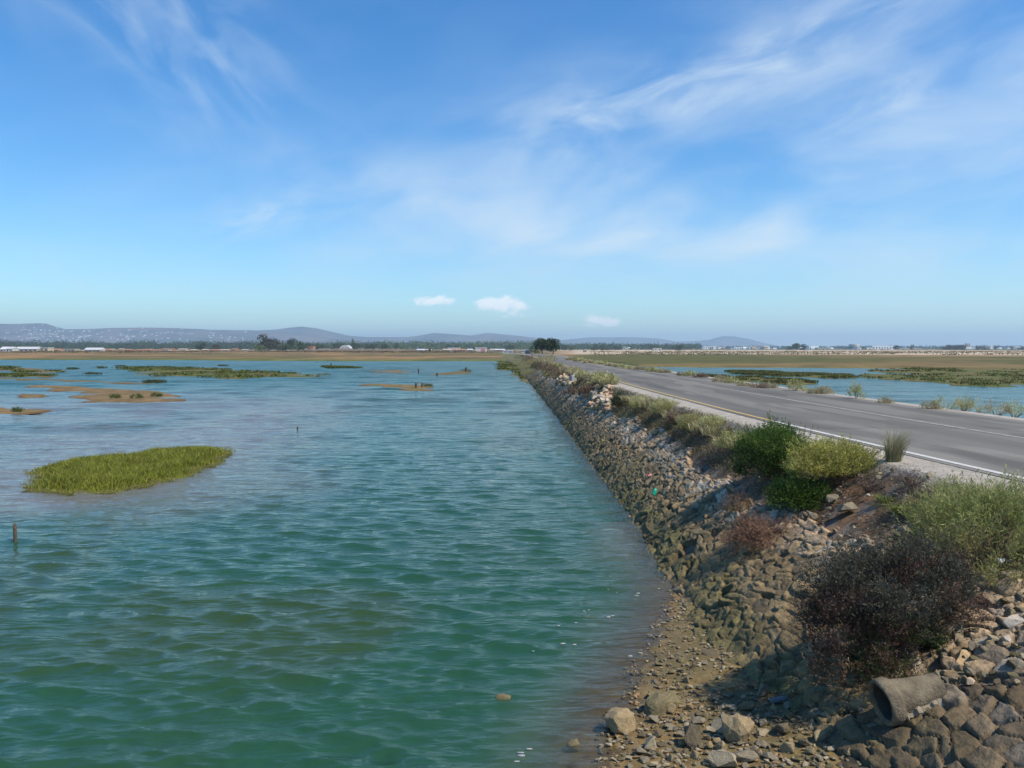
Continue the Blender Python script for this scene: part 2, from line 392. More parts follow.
# silt and shallowness of the water: rgb = (shallow clear edge, silty pale shoal, unused)
bz = beach_z(ux, uy); inb = (uy < 13.4) & (ux > -3.4)
clear = np.where(inb, sstep(-.17, -.0, bz), 0)
clear = np.maximum(clear, np.where((uy > 12.5) & (ux < xf0+.5), sstep(.75, -.05, xf0-ux)*.8, 0))
px_ = 512+F*ux/uy; 
lf = .85*sstep(-3.2, -10.0, ux+.10*(uy-16)+3*(fbm(ux*.2, uy*.2, 3, 68)-.5))*sstep(11.5, 15.5, uy+.25*ux+3.0*(fbm(ux*.25, uy*.25, 3, 66)-.5))*sstep(75, 40, uy)
shoal = lf*sstep(.28, .60, fbm(ux*.16, uy*.10, 4, 62)+.12)
shoal = np.maximum(shoal, .5*np.where(uy < 16, sstep(1.4, .0, np.where(uy < 13, wl(uy), xf0)-ux-.5*(fbm(ux, uy, 3, 63)-.5)), 0)*(ux < xf0+1))
olive = sstep(.42, .7, fbm(ux*.35, uy*.2, 3, 64))
C = np.stack([clear, np.clip(shoal, 0, 1), olive, sstep(25, 110, RR)], -1)
mw, nt, b = nodes('sea_water'); L = nt.links.new
at_ = N(nt, 'ShaderNodeAttribute', attribute_name='Col'); sep = N(nt, 'ShaderNodeSeparateColor'); L(at_.outputs['Color'], sep.inputs[0])
def mixc(nt, fac, a, b_):
    m = nt.nodes.new('ShaderNodeMix'); m.data_type = 'RGBA'
    for s, v in ((0, fac), (6, a), (7, b_)):
        if isinstance(v, (tuple, float, int)): m.inputs[s].default_value = v
        else: nt.links.new(v, m.inputs[s])
    return m.outputs[2]
tc = N(nt, 'ShaderNodeTexCoord')
deepc = mixc(nt, sep.outputs[2], (.018, .066, .033, 1), (.028, .060, .021, 1))
bodyc = mixc(nt, sep.outputs[1], deepc, (.15, .125, .098, 1))
b.inputs['Roughness'].default_value = .07; b.inputs['IOR'].default_value = 1.33; b.inputs['Specular IOR Level'].default_value = .5
L(bodyc, b.inputs['Base Color'])
rgh = N(nt, 'ShaderNodeMapRange'); L(at_.outputs['Alpha'], rgh.inputs['Value']); rgh.inputs['To Min'].default_value = .06; rgh.inputs['To Max'].default_value = .26; L(rgh.outputs[0], b.inputs['Roughness'])
mp = N(nt, 'ShaderNodeMapping'); mp.inputs['Scale'].default_value = (.75, 2.0, 1); mp.inputs['Rotation'].default_value = (0, 0, R(-8)); L(tc.outputs['Object'], mp.inputs[0])
w1 = N(nt, 'ShaderNodeTexNoise', Scale=7.0, Detail=6.0, Roughness=.6, Distortion=.4); L(mp.outputs[0], w1.inputs['Vector'])
w2 = N(nt, 'ShaderNodeTexNoise', Scale=.9, Detail=3.0, Roughness=.6, Distortion=.3); L(mp.outputs[0], w2.inputs['Vector'])
b1 = N(nt, 'ShaderNodeBump', Strength=.7, Distance=.022); L(w1.outputs[0], b1.inputs['Height'])
b2 = N(nt, 'ShaderNodeBump', Strength=.8, Distance=.15); L(w2.outputs[0], b2.inputs['Height']); L(b1.outputs[0], b2.inputs['Normal'])
L(b2.outputs[0], b.inputs['Normal'])
# clear skin over the shallows: fresnel gloss over transparent
fr = N(nt, 'ShaderNodeFresnel', IOR=1.33); L(b2.outputs[0], fr.inputs['Normal'])
gl = N(nt, 'ShaderNodeBsdfGlossy', Roughness=.07); gl.inputs['Color'].default_value = (1, 1, 1, 1); L(b2.outputs[0], gl.inputs['Normal'])
tp = N(nt, 'ShaderNodeBsdfTransparent'); tp.inputs['Color'].default_value = (.80, .80, .70, 1)
sk = N(nt, 'ShaderNodeMixShader'); L(fr.outputs[0], sk.inputs[0]); L(tp.outputs[0], sk.inputs[1]); L(gl.outputs[0], sk.inputs[2])
ms = N(nt, 'ShaderNodeMixShader'); L(sep.outputs[0], ms.inputs[0]); L(b.outputs[0], ms.inputs[1]); L(sk.outputs[0], ms.inputs[2])
L(ms.outputs[0], nt.nodes['Material Output'].inputs['Surface'])
tag(mesh_np('water', np.stack([X2, Y2, Z], -1).reshape(-1, 3), grid_faces(*X.shape), mw, C.reshape(-1, 4), True), kind='structure')

# ------------------------------------------------------------ mudbanks and marsh islands
def in_poly(x, y, P):
    c = np.zeros(x.shape, bool); n = len(P)
    for i in range(n):
        x1, y1 = P[i]; x2, y2 = P[(i+1) % n]
        m = ((y1 > y) != (y2 > y)) & (x < (x2-x1)*(y-y1)/(y2-y1+1e-12)+x1); c ^= m
    return c
def poly_dist(x, y, P):
    d = np.full(x.shape, 1e9); n = len(P)
    for i in range(n):
        a = P[i]; b_ = P[(i+1) % n]; ex, ey = b_[0]-a[0], b_[1]-a[1]
        t = np.clip(((x-a[0])*ex+(y-a[1])*ey)/(ex*ex+ey*ey+1e-9), 0, 1)
        d = np.minimum(d, np.hypot(x-a[0]-t*ex, y-a[1]-t*ey))
    return np.where(in_poly(x, y, P), d, -d)
def world_poly(pp): return [tuple(at(px, py)[:2]) for px, py in pp]
def isl_field(P, x, y, rough, k):
    s = poly_dist(x, y, P); sc = max(np.ptp([p[0] for p in P]), 1)
    return s+rough*(fbm(x*2.2/rough*.25+k, y*2.2/rough*.25, 4, k)-.5)*2
ISL = []
def island(name, pp, h, rough, c1, c2, k, mat=M_flat):
    P = world_poly(pp); xs_ = [p[0] for p in P]; ys_ = [p[1] for p in P]
    m = rough*1.5
    gx = np.linspace(min(xs_)-m, max(xs_)+m, 170); gy = np.linspace(min(ys_)-m, max(ys_)+m, 120)
    X, Y = np.meshgrid(gx, gy); s = isl_field(P, X, Y, rough, k)
    Z = np.where(s > 0, h*(1-np.exp(-s/(rough*1.2)))+.012, s*.12)+.02*(fbm(X*3/rough, Y*3/rough, 3, k)-.5)
    Z = np.maximum(Z, -.35); keep = s > -rough*.8
    n = fbm(X*1.1/rough, Y*1.1/rough, 4, k+3)[..., None]
    C = lerp(np.array(c1), np.array(c2), sstep(.4, .6, n)); C = lerp(C, np.array(c1)*.55, (sstep(.03, .0, Z))[..., None])
    V, Fc, C = compact(np.stack([X, Y, Z], -1).reshape(-1, 3), grid_faces(*X.shape, keep=keep), C.reshape(-1, 3))
    o = tag(mesh_np(name, V, Fc, mat, C, True), kind='structure'); ISL.append((P, h, rough, k)); return P
sand = (.20, .135, .064); sand2 = (.145, .10, .045); oliv = (.075, .095, .022); oliv2 = (.13, .105, .04)
mb = []
mb.append(island('mudbank', [(22, 385), (60, 385.5), (110, 389), (150, 390.5), (178, 395), (181, 400), (160, 403), (120, 403.5), (88, 402), (70, 396), (100, 394), (60, 391), (28, 388)], .07, .9, sand, sand2, 71))
mb.append(island('mudbank', [(-60, 404), (0, 406), (28, 408.5), (80, 407), (82, 409), (48, 411), (12, 414), (-60, 415)], .05, .7, sand, sand2, 72))
mb.append(island('mudbank', [(20, 394), (45, 394.5), (42, 398), (22, 398)], .05, .5, sand, sand2, 73))
mb.append(island('mudbank', [(-30, 376), (40, 379), (100, 381), (160, 383.5), (160, 384.5), (90, 383), (30, 380.5), (-30, 379)], .05, 1.2, sand2, oliv2, 74))
mb.append(island('mudbank', [(350, 383.2), (390, 384), (432, 386), (430, 390.5), (412, 391), (395, 388.5), (360, 385)], .07, .7, sand, oliv2, 75))
mb.append(island('mudbank', [(372, 370.2), (400, 370.2), (412, 372), (398, 373.2), (376, 372.5)], .06, 1.2, sand, sand2, 76))
mb.append(island('mudbank', [(430, 374.5), (462, 371), (470, 371.5), (468, 374), (440, 375.2)], .06, .9, oliv2, sand2, 77))
marsh_L = []
marsh_L.append(island('marsh_islet', [(116, 367.5), (170, 367), (225, 368.5), (238, 371), (280, 372.5), (325, 375), (322, 377.5), (280, 377.5), (235, 379), (205, 377.8), (160, 376.5), (130, 374), (150, 372.5), (120, 370)], .12, 2.2, oliv, oliv2, 81))
marsh_L.append(island('marsh_islet', [(-40, 366.5), (10, 367), (60, 370.5), (66, 373), (40, 373.5), (0, 371), (-40, 370)], .10, 2.0, oliv2, sand2, 82))
marsh_L.append(island('marsh_islet', [(-40, 374.2), (10, 374.5), (55, 375.5), (50, 377.5), (0, 377), (-40, 376)], .08, 1.2, oliv2, sand2, 83))
marsh_L.append(island('marsh_islet', [(325, 366.5), (355, 366.5), (360, 368), (330, 368.5)], .08, 1.5, oliv2, sand2, 84))
P_BANK = island('marsh_islet', [(498, 362.5), (524, 363), (560, 366), (552, 400), (534, 384), (519, 379.5), (514, 372), (498, 369.5)], .25, 1.2, (.14, .13, .045), oliv2, 85, M_bank); marsh_L.append(P_BANK)
marsh_R = []
marsh_R.append(island('marsh_islet', [(870, 370.5), (930, 368), (1100, 369), (1300, 372), (1300, 392), (1100, 386), (1020, 385.5), (1000, 388), (960, 386), (940, 382.5), (890, 380.5), (858, 376.5), (862, 374.5), (905, 374.8), (925, 374), (880, 372.5)], .16, 2.2, oliv, oliv2, 91))
marsh_R.append(island('marsh_islet', [(725, 371.2), (800, 372.8), (850, 374.6), (856, 378.2), (830, 378.6), (780, 376.3), (735, 374)], .14, 1.5, oliv, oliv2, 92))
marsh_R.append(island('marsh_islet', [(700, 376), (760, 377.6), (812, 381.5), (816, 384.5), (790, 384.5), (740, 381), (700, 379)], .14, 1.1, oliv, oliv2, 93))
GI = [(24, 491), (36, 479), (30, 472), (62, 462), (130, 457), (142, 453), (180, 450.5), (226, 448), (230, 454), (218, 463), (190, 477), (150, 486), (118, 493), (60, 494.5)]
P_GI = island('grass_islet', GI, .035, .25, (.10, .10, .03), (.12, .10, .04), 95)

# ------------------------------------------------------------ plants
def blades(P, hgt, wid, lean, curl, colA, colB, rng=RNG, seg=2):
    """ribbons rooted at P (n,3). hgt,wid (n). lean (n,2) horizontal lean"""
    n = len(P); a = rng.uniform(0, math.pi*2, n); w = np.stack([np.cos(a), np.sin(a), np.zeros(n)], 1)*wid[:, None]*.5
    L2 = np.concatenate([lean, np.zeros((n, 1))], 1)
    m = P+np.stack([0*hgt, 0*hgt, hgt*.55], 1)+L2*(hgt*.35)[:, None]
    tq = P+np.stack([0*hgt, 0*hgt, hgt*(1-curl*.5)], 1)+L2*(hgt*(1.0+curl))[:, None]
    V = np.stack([P-w, P+w, m+w*.75, m-w*.75, tq], 1).reshape(-1, 3)
    b0 = np.arange(n)*5
    q = np.stack([b0, b0+1, b0+2, b0+3], 1); t = np.stack([b0+3, b0+2, b0+4], 1)
    u = rng.uniform(0, 1, (n, 1)); c = lerp(np.array(colA), np.array(colB), u)*rng.uniform(.75, 1.25, (n, 1))
    return V, q, t, np.repeat(c, 5, 0)
def leaves(P, D, ln, wd, col, rng=RNG):
    """diamond leaves at P pointing along D"""
    n = len(P); D = D/(np.linalg.norm(D, axis=1, keepdims=True)+1e-9)
    r = rng.normal(size=(n, 3)); s = np.cross(D, r); s /= np.linalg.norm(s, axis=1, keepdims=True)+1e-9
    ln = np.broadcast_to(ln, (n,))[:, None]; wd = np.broadcast_to(wd, (n,))[:, None]
    V = np.stack([P, P+D*ln*.5+s*wd*.5, P+D*ln, P+D*ln*.5-s*wd*.5], 1).reshape(-1, 3)
    b0 = np.arange(n)*4; q = np.stack([b0, b0+1, b0+2, b0+3], 1)
    return V, q, np.repeat(col, 4, 0)
def sph(n, rng=RNG, up=-.3):
    out = []
    while len(out) < n:
        v = rng.normal(size=(n*2, 3)); v /= np.linalg.norm(v, axis=1, keepdims=True); v = v[v[:, 2] > up]; out = list(out)+list(v)
    return np.array(out[:n])
def shrub(name, loc, lobes, ntw, per, ln, wd, cols, label, cat='shrub', group=None, up=.5, stems=26, seed=0, twl=.16, mat=None, base=(0, 0, 0)):
    """lobes: (cx,cy,cz,rx,ry,rz,weight,colour index) in metres from loc. twigs carry rows of small leaves"""
    rng = np.random.default_rng(seed+100)
    root = empty(name, loc, label, cat, group)
    lobes = list(lobes)
    for k_ in range(2+len(lobes)):
        l = lobes[rng.integers(len(lobes))]; a_ = rng.uniform(0, 6.28); q_ = rng.uniform(.22, .45); e_ = rng.uniform(.2, .9)
        lobes.append((l[0]+math.cos(a_)*l[3]*.85, l[1]+math.sin(a_)*l[4]*.85, l[2]+l[5]*e_*rng.uniform(-.3, .9), l[3]*q_, l[4]*q_, l[5]*q_*1.5, l[6]*.16, l[7]))
    wts = np.array([l[6] for l in lobes], float); wts /= wts.sum()
    Vs = []; Qs = []; Cs = []; off = 0; tips = []
    for l, w in zip(lobes, wts):
        n = max(6, int(ntw*w)); d = sph(n, rng, -.25)
        rad = rng.uniform(.45, 1.0, n)**.5
        bump = .55+.95*fbm(d[:, 0]*3.2+seed, d[:, 1]*2.6+d[:, 2]*2.1, 3, seed+l[0])
        P = np.array(l[:3])+d*np.array(l[3:6])*(rad*bump*np.where(rng.uniform(0, 1, n) < .14, rng.uniform(1.05, 1.38, n), 1))[:, None]
        D = d*np.array([1, 1, 1])+np.array([0, 0, up])+rng.normal(0, .35, (n, 3)); D /= np.linalg.norm(D, axis=1, keepdims=True)
        tips.append(P)
        gapn = fbm(P[:, 0]*4.5/max(l[3], .3)*.5+seed, P[:, 1]*3/max(l[3], .3)*.5+P[:, 2]*5/max(l[3], .3)*.5, 3, seed+9); kq = gapn > .385
        if kq.sum() < 6: kq[:] = True
        P, D = P[kq], D[kq]; n = len(P); tips[-1] = P
        base_c = np.array(cols[l[7]][0]); alt = np.array(cols[l[7]][1])
        cl = fbm(P[:, 0]*7+seed, P[:, 1]*7+P[:, 2]*9, 3, seed+5)
        tc_ = lerp(base_c, alt, sstep(.38, .62, cl+rng.normal(0, .08, n))[:, None])*rng.uniform(.7, 1.3, (n, 1))
        t = rng.uniform(0, 1, (n, per)); tw = twl*rng.uniform(.6, 1.3, (n, 1))
        PP = (P[:, None]+D[:, None]*(t*tw)[..., None]).reshape(-1, 3)
        DD = (D[:, None]*.9+rng.normal(0, .55, (n, per, 3))).reshape(-1, 3)
        cc = np.repeat(tc_, per, 0)*rng.uniform(.85, 1.15, (n*per, 1))
        v, q, c_ = leaves(PP, DD, ln*rng.uniform(.6, 1.3, n*per), wd*rng.uniform(.7, 1.2, n*per), cc, rng)
        Vs.append(v); Qs.append(q+off); Cs.append(c_); off += len(v)
    mesh_np('foliage', np.concatenate(Vs), np.concatenate(Qs), mat or M_leaf, np.concatenate(Cs), parent=root)
    tp_ = np.concatenate(tips); idx = rng.choice(len(tp_), min(stems, len(tp_)), False)
    bm = bmesh.new()
    for i in idx:
        e = tp_[i]; s0 = np.array(base)+np.array([e[0]*.12, e[1]*.12, -.04]); mid = s0*.5+e*.5+np.array([0, 0, .05])+rng.normal(0, .02, 3)
        bm_tube(bm, [s0, mid, e], [.008+.004*ln*10, .006, .002], 4)
    bm_obj('stem', bm, M_twig, root)
    return root
def tuft(name, loc, n, rad, h, wid, cA, cB, label, cat='grass tuft', group=None, seed=0, spread=.7, curl=.5, lean0=(0, 0), seeds=0):
    rng = np.random.default_rng(seed+900)
    a = rng.uniform(0, 6.283, n); r = rad*np.sqrt(rng.uniform(0, 1, n))
    P = np.stack([r*np.cos(a), r*np.sin(a), -.03+0*r], 1)
    ln = np.stack([np.cos(a), np.sin(a)], 1)*(spread*(r/rad)*rng.uniform(.3, 1.2, n))[:, None]+rng.normal(0, .13, (n, 2))+np.array(lean0)
    H = h*rng.uniform(.45, 1.05, n)
    V, q, t, c = blades(P, H, np.full(n, wid)*rng.uniform(.6, 1.3, n), ln, curl, cA, cB, rng)
    o = mesh_np(name, V, [q, t], M_leaf, c, loc=loc)
    return tag(o, label, cat, group)
green = ((.060, .115, .018), (.11, .175, .03)); dgreen = ((.032, .060, .015), (.06, .095, .025)); yel = ((.25, .26, .055), (.42, .39, .11))
purp = ((.062, .044, .032), (.18, .105, .080)); grn_gry = ((.050, .052, .034), (.105, .100, .072)); rust = ((.15, .095, .055), (.24, .15, .095)); bro = ((.20, .115, .075), (.29, .18, .12)); olv = ((.09, .11, .035), (.16, .16, .06))
def B(px, py): return bank_hit(px, py)
# the green bush pair by the white line
p = B(775, 478)
shrub('green_bush', p, [(.02, .1, .32, .55, .50, .42, 4, 0), (-.22, -.05, .12, .42, .4, .35, 2.5, 1), (.12, .35, .45, .32, .35, .30, 1.5, 0)], 6200, 9, .034, .012, [green, dgreen],
      'dense bright green bush at the top of the stone slope, left of the yellowish bush', 'bush', seed=1, up=.9)
p = B(832, 486)
shrub('yellow_green_bush', p, [(.05, .0, .28, .48, .45, .30, 3, 0), (-.28, .0, .20, .33, .34, .22, 2, 0), (.32, .15, .22, .25, .3, .22, 1, 0)], 4200, 9, .036, .010, [yel],
      'yellowish green bush leaning over the verge right of the bright green bush', 'bush', seed=2, up=1.0)
p = B(798, 508)
shrub('low_green_bush', p, [(.0, .0, .10, .36, .30, .24, 3, 0), (.22, -.02, .08, .25, .25, .20, 1, 1)], 2900, 9, .030, .012, [green, dgreen],
      'low dark green bush hanging just below the yellowish bush', 'bush', seed=3, up=.3)
# heap of dead brush
p = B(768, 540)
shrub('dead_brush', p, [(.0, .0, .06, .50, .32, .17, 3, 0), (-.26, .08, -.02, .28, .28, .15, 1, 0), (.25, .1, .06, .35, .28, .12, 1.4, 0)], 2600, 10, .05, .006, [bro],
      'heap of dry reddish brown dead brush on the stones below the green bushes', 'dead brush', seed=4, up=-.2, stems=60, twl=.14)
p = B(722, 520)
shrub('dry_shrub', B(738, 512), [(.0, .0, .06, .18, .22, .14, 1, 0), (.02, -.1, .0, .15, .1, .1, .5, 1)], 420, 9, .035, .007, [rust, olv],
      'small rusty dry shrub at the lower left of the bright green bush', seed=5, up=.1)
# the large dark purplish bush
p = B(880, 668)
shrub('dark_bush', p, [(.10, .12, .52, .62, .52, .58, 5.5, 1), (-.26, .0, .30, .40, .43, .42, 3.6, 0), (.46, .20, .52, .40, .42, .42, 2.6, 2), (.12, -.18, .10, .42, .34, .30, 2.2, 3), (-.15, -.18, .02, .42, .3, .28, 2.0, 4)], 15500, 9, .028, .008,
      [purp, grn_gry, purp, dgreen, rust], 'large dark purplish bush beside the broken concrete pipe', 'bush', seed=6, up=.8, stems=90, twl=.13)
p = B(985, 575)
shrub('pale_green_bush', p, [(.05, .25, .30, .52, .50, .36, 3, 0), (.55, .3, .36, .45, .5, .40, 2.5, 0), (-.22, .1, .05, .3, .35, .28, 1.3, 1), (.2, -.15, .05, .45, .3, .28, 2, 0)], 3900, 10, .055, .007, [((.21, .24, .07), (.36, .36, .14)), ((.26, .24, .09), (.38, .33, .14))],
      'sprawling pale green feathery bush at the right edge beside the white road line', 'bush', seed=7, up=.9, twl=.22)
tuft('wispy_grass', B(893, 462), 420, .09, .66, .006, (.22, .21, .09), (.42, .37, .22), 'single tall wispy grass tuft in front of the white road line', seed=8, spread=.35, curl=.3, lean0=(.12, 0))
for k, (px, py, hh, nn) in enumerate([(905, 512, .22, 240), (925, 535, .16, 160), (888, 500, .15, 120)]):
    tuft('weed_tuft', B(px, py), nn, .13, hh, .014, (.08, .14, .03), (.20, .22, .06), ['leafy green weed on bare reddish soil between the dark bush and the road', 'yellow green weed above the dark bush, lower of the three', 'small green weed nearest the wispy grass tuft'][k], 'weed', None, seed=20+k, spread=1.1, curl=1.0)
for k, (px, py, sc) in enumerate([(925, 498, .16), (868, 490, .16), (912, 485, .14), (945, 505, .12)]):
    shrub('dry_twiggy_shrub', B(px, py), [(0, 0, .03, sc*1.4, sc*1.2, sc*.6, 1, 0)], 260, 8, .035, .005, [((.11, .08, .065), (.18, .13, .10))],
          'small dry grey brown twiggy shrub on the bare soil below the white road line', 'shrub', 'dry twiggy shrubs on the bare soil', seed=30+k, up=.1, stems=30)
# crest shrubs, near to far (px, py base, width m, height m, palette)
crest_list = [(735, 449, .55, .26, 0, 'pale green grass clump on the crest just left of the bright green bush'),
              (712, 430, .55, .22, 0, 'pale yellow grass clump on the crest, second left of the bright green bush'),
              (692, 429, .60, .28, 1, 'yellow green clump with brown stems on the crest by the yellow road line'),
              (664, 414, .75, .38, 0, 'tall pale green clump on the crest above the grey stones'),
              (640, 409, .60, .36, 0, 'yellow green clump beside the round dark shrub'),
              (620, 407, .62, .50, 2, 'round dark green shrub on the crest right of the near pale rock heap'),
              (677, 423, .5, .18, 3, 'low brown tangle on the crest under the pale clumps')]
pal = [((.33, .33, .12), (.52, .48, .24)), ((.26, .27, .09), (.42, .36, .17)), ((.045, .06, .03), (.08, .095, .045)), ((.17, .11, .08), (.25, .18, .12)), ((.32, .27, .15), (.46, .40, .23))]
for k, (px, py, w, hh, c_, lb) in enumerate(crest_list):
    w *= .85; hh *= .88
    shrub('crest_shrub', B(px, py), [(0, 0, hh*.4, w*.5, w*.55, hh*.62, 2, 0), (w*.2, w*.5, hh*.3, w*.4, w*.4, hh*.5, 1, 0), (-w*.25, -w*.1, hh*.1, w*.3, w*.35, hh*.45, 1, 0)], 1000, 8, .045, .010, [pal[c_]], lb, 'shrub', seed=40+k, up=1.0)
# low plants hanging over the dark brush near y 385-400
far_list = [(588, 396, .8, .35, 3), (572, 396, .9, .35, 3), (604, 386, .9, .45, 0), (597, 383, .7, .4, 4), (582, 380, .7, .35, 0), (560, 377, 1.2, .55, 3), (553, 374, 1.2, .6, 3), (548, 378, .9, .4, 1),
            (543, 371, 1.5, .8, 3), (537, 370, 1.3, .7, 2), (566, 374, .8, .4, 4), (574, 376, .8, .45, 4), (556, 370, 1.0, .5, 1), (549, 367, 1.2, .6, 4), (532, 366, 1.8, .8, 1), (528, 364, 2.0, .9, 3), (540, 364, 1.6, .7, 4),
            (524, 370, 1.6, .5, 1), (527, 375, 1.4, .4, 1), (520, 366, 2, .6, 1), (534, 361, 2.5, .9, 3), (524, 360, 3, 1.0, 2), (516, 361, 3, .8, 4), (545, 361.5, 2.0, .7, 1)]
for k, (px, py, w, hh, c_) in enumerate(far_list):
    shrub('bank_shrub', B(px, py), [(0, 0, hh*.4, w*.5, w*.7, hh*.62, 2, 0), (w*.3, w*.6, hh*.3, w*.4, w*.6, hh*.5, 1, 0)], 420, 6, .10, .03, [pal[c_]],
          'low shrub on the far stretch of bank between the water and the road', 'shrub', 'shrubs along the far bank', seed=60+k, up=.8, stems=10)
# right-hand verge plants (seen over the road)
rv = [(855, 401, .35, .48, 0), (795, 393, .5, .45, 0), (824, 396, .4, .26, 4), (815, 396, .4, .18, 4), (885, 406, .3, .16, 4), (941, 412, .4, .30, 0), (930, 412, .35, .22, 4), (964, 413, .35, .36, 0), (980, 414, .35, .30, 0), (996, 415, .5, .30, 4), (1014, 416, .5, .28, 0),
      (757, 390, .6, .18, 3), (745, 388, .6, .18, 4), (690, 377, .9, .42, 0), (682, 377, .6, .3, 4), (662, 374, 1.0, .42, 4), (652, 373, 1.0, .5, 0), (640, 371, 1.0, .4, 4), (630, 370, 1.2, .4, 0), (620, 368, 1.2, .4, 0), (610, 367, 1.2, .4, 4), (721, 384, .6, .3, 4), (732, 385, .6, .25, 0), (768, 390, .5, .25, 4),
      (700, 379, .6, .2, 3), (600, 365, 1.6, .5, 0), (590, 364, 1.8, .5, 4), (580, 362, 2, .6, 0), (572, 361, 2.2, .6, 4)]
for k, (px, py, w, hh, c_) in enumerate(rv):
    if px < 700: hh *= .55; w *= .8
    p = at(px, py, 1.8); s_ = p[1]/20
    root = shrub('verge_plant', (p[0], p[1], 1.76), [(0, 0, hh*.45, w*.5, w*.5, hh*.62, 2, 0), (w*.35, 0, hh*.2, w*.4, w*.4, hh*.4, 1, 0)], 420 if hh > .3 else 260, 7, .035*max(1, s_), .010*max(1, s_), [pal[c_]],
          'tuft of green and straw coloured weeds on the far edge of the road', 'weed', 'weeds on the far edge of the road', seed=120+k, up=1.4, stems=10)
for k, (px, py, hh) in enumerate([(745, 448, .34), (728, 445, .30), (716, 434, .36), (702, 430, .32), (690, 424, .40), (676, 418, .36), (664, 410, .42), (650, 406, .40), (640, 402, .34), (632, 400, .3), (608, 385, .45), (600, 382, .4), (590, 379, .5), (578, 375, .5), (960, 500, .4), (990, 508, .45), (1015, 515, .4), (835, 470, .3)]):
    p = B(px, py); tuft('dry_grass_tuft', p, 260, .20+.006*p[1], hh, .006+.0006*p[1], (.25, .23, .10), (.50, .44, .26), 'straw coloured grass tuft growing among the shrubs on the near road edge', 'grass tuft', 'straw grass tufts on the near road edge', seed=500+k, spread=.7)
# tiny low weeds: ground cover on the upper slope
rng = np.random.default_rng(77); n = 9000
yy = 5.5*np.exp(rng.uniform(0, math.log(150/5.5), n)); s_ = rng.uniform(.62, 1.02, n); xx, zz = base_bank(s_, yy)
den = fbm(xx*1.1, yy*.7, 3, 88); kp = den > .44; xx, yy, zz, den = xx[kp], yy[kp], zz[kp], den[kp]
P = np.stack([xx, yy, zz], 1); P = np.repeat(P, 7, 0)+rng.normal(0, .05, (len(xx)*7, 3))*np.array([1, 1, 0]); sc = np.clip(P[:, 1]/14, .8, 5)
V, q, t, c = blades(P-np.array([0, 0, .05]), rng.uniform(.05, .14, len(P))*sc**.5, .007*sc, rng.normal(0, .6, (len(P), 2)), .6, (.14, .12, .06), (.30, .25, .14), rng)
tag(mesh_np('dry_grass_cover', V, [q, t], M_leaf, c), 'short dry straw coloured grass along the top of the bank', 'grass', kind='stuff')
n = 16000; yy = rng.uniform(5.3, 26, n); s_ = rng.uniform(.58, 1.0, n); xx, zz = base_bank(s_, yy); kp = fbm(xx*2, yy*2, 3, 89) > .42; xx, yy, zz = xx[kp], yy[kp], zz[kp]
P = np.stack([xx, yy, zz-.015], 1)
V, q, t, c = blades(P, rng.uniform(.01, .06, len(P)), .006*np.clip(yy/9, 1, 3), rng.normal(0, 1.6, (len(P), 2)), 1.0, (.09, .06, .04), (.26, .19, .12), rng)
tag(mesh_np('dead_litter', V, [q, t], M_leaf, c), 'dead twigs and leaf litter strewn over the soil at the top of the bank', 'litter', kind='stuff')
# grass on the islet
n = 60000; P2 = np.array(P_GI); lo = P2.min(0); hi = P2.max(0)
x = rng.uniform(lo[0]-.3, hi[0]+.3, n*2); y = rng.uniform(lo[1]-.3, hi[1]+.3, n*2)
s = isl_field(P_GI, x, y, .25, 95); kp = (s > -.14) & (rng.uniform(0, 1, len(s)) < .10+sstep(0, .6, s)*sstep(.25, .5, fbm(x*1.3, y*1.0, 3, 98)+.08)); x, y, s = x[kp], y[kp], s[kp]
hh = (.06+.20*sstep(0, .9, s))*rng.uniform(.3, 1.35, len(x))*(.7+.6*fbm(x*1.5, y*1.5, 3, 96)); cn = fbm(x*.8, y*.8, 3, 97)[:, None]
V, q, t, c = blades(np.stack([x, y, 0*x+.02], 1), hh, np.full(len(x), .016), rng.normal(0, .25, (len(x), 2))+np.array([.1, 0]), .3, (.15, .185, .018), (.31, .31, .045), rng)
c = c*np.repeat(.75+.55*cn, 5, 0); c = np.where(np.repeat(rng.uniform(0, 1, len(x)) < .12, 5)[:, None], np.array([.22, .18, .07]), c)
tag(mesh_np('islet_grass', V, [q, t], M_leaf, c), 'bright yellow green cordgrass covering the low islet in the left of the water', 'grass', kind='stuff')
# marsh cover on the flat islets: many low clumps, one object each side
def marsh_cover(name, polys, n, h, label, cA, cB, kk):
    Vs = []; Qs = []; Ts = []; Cs = []; off = 0
    for P, hgt, rough, k in polys:
        P2 = np.array(P); lo = P2.min(0); hi = P2.max(0); y = rng.uniform(lo[1], hi[1], n); x = rng.uniform(lo[0], hi[0], n)
        s = isl_field(P, x, y, rough, k); den = fbm(x*.5/rough, y*.3/rough, 3, k+9)
        kp = (s > rough*.1) & (den > .47); x, y = x[kp], y[kp]
        if not len(x): continue
        sc = y/90; Pp = np.repeat(np.stack([x, y, 0*x+hgt*.6], 1), 8, 0); sc = np.repeat(sc, 8)
        Pp = Pp+rng.normal(0, .22, Pp.shape)*np.array([1, 1, 0])*sc[:, None]
        V, q, t, c = blades(Pp, h*rng.uniform(.4, 1.2, len(Pp)), .11*sc, rng.normal(0, .5, (len(Pp), 2)), .4, cA, cB, rng)
        Vs.append(V); Qs.append(q+off); Ts.append(t+off); Cs.append(c); off += len(V)
    tag(mesh_np(name, np.concatenate(Vs), [np.concatenate(Qs), np.concatenate(Ts)], M_leaf_far, np.concatenate(Cs)), label, 'marsh plants', kind='stuff')
marsh_cover('marsh_plants', [i for i in ISL if i[3] in (81, 82, 83, 84, 85)], 2600, .28, 'dark green samphire covering the flat marsh islets left of the road', (.045, .075, .015), (.12, .13, .035), 1)
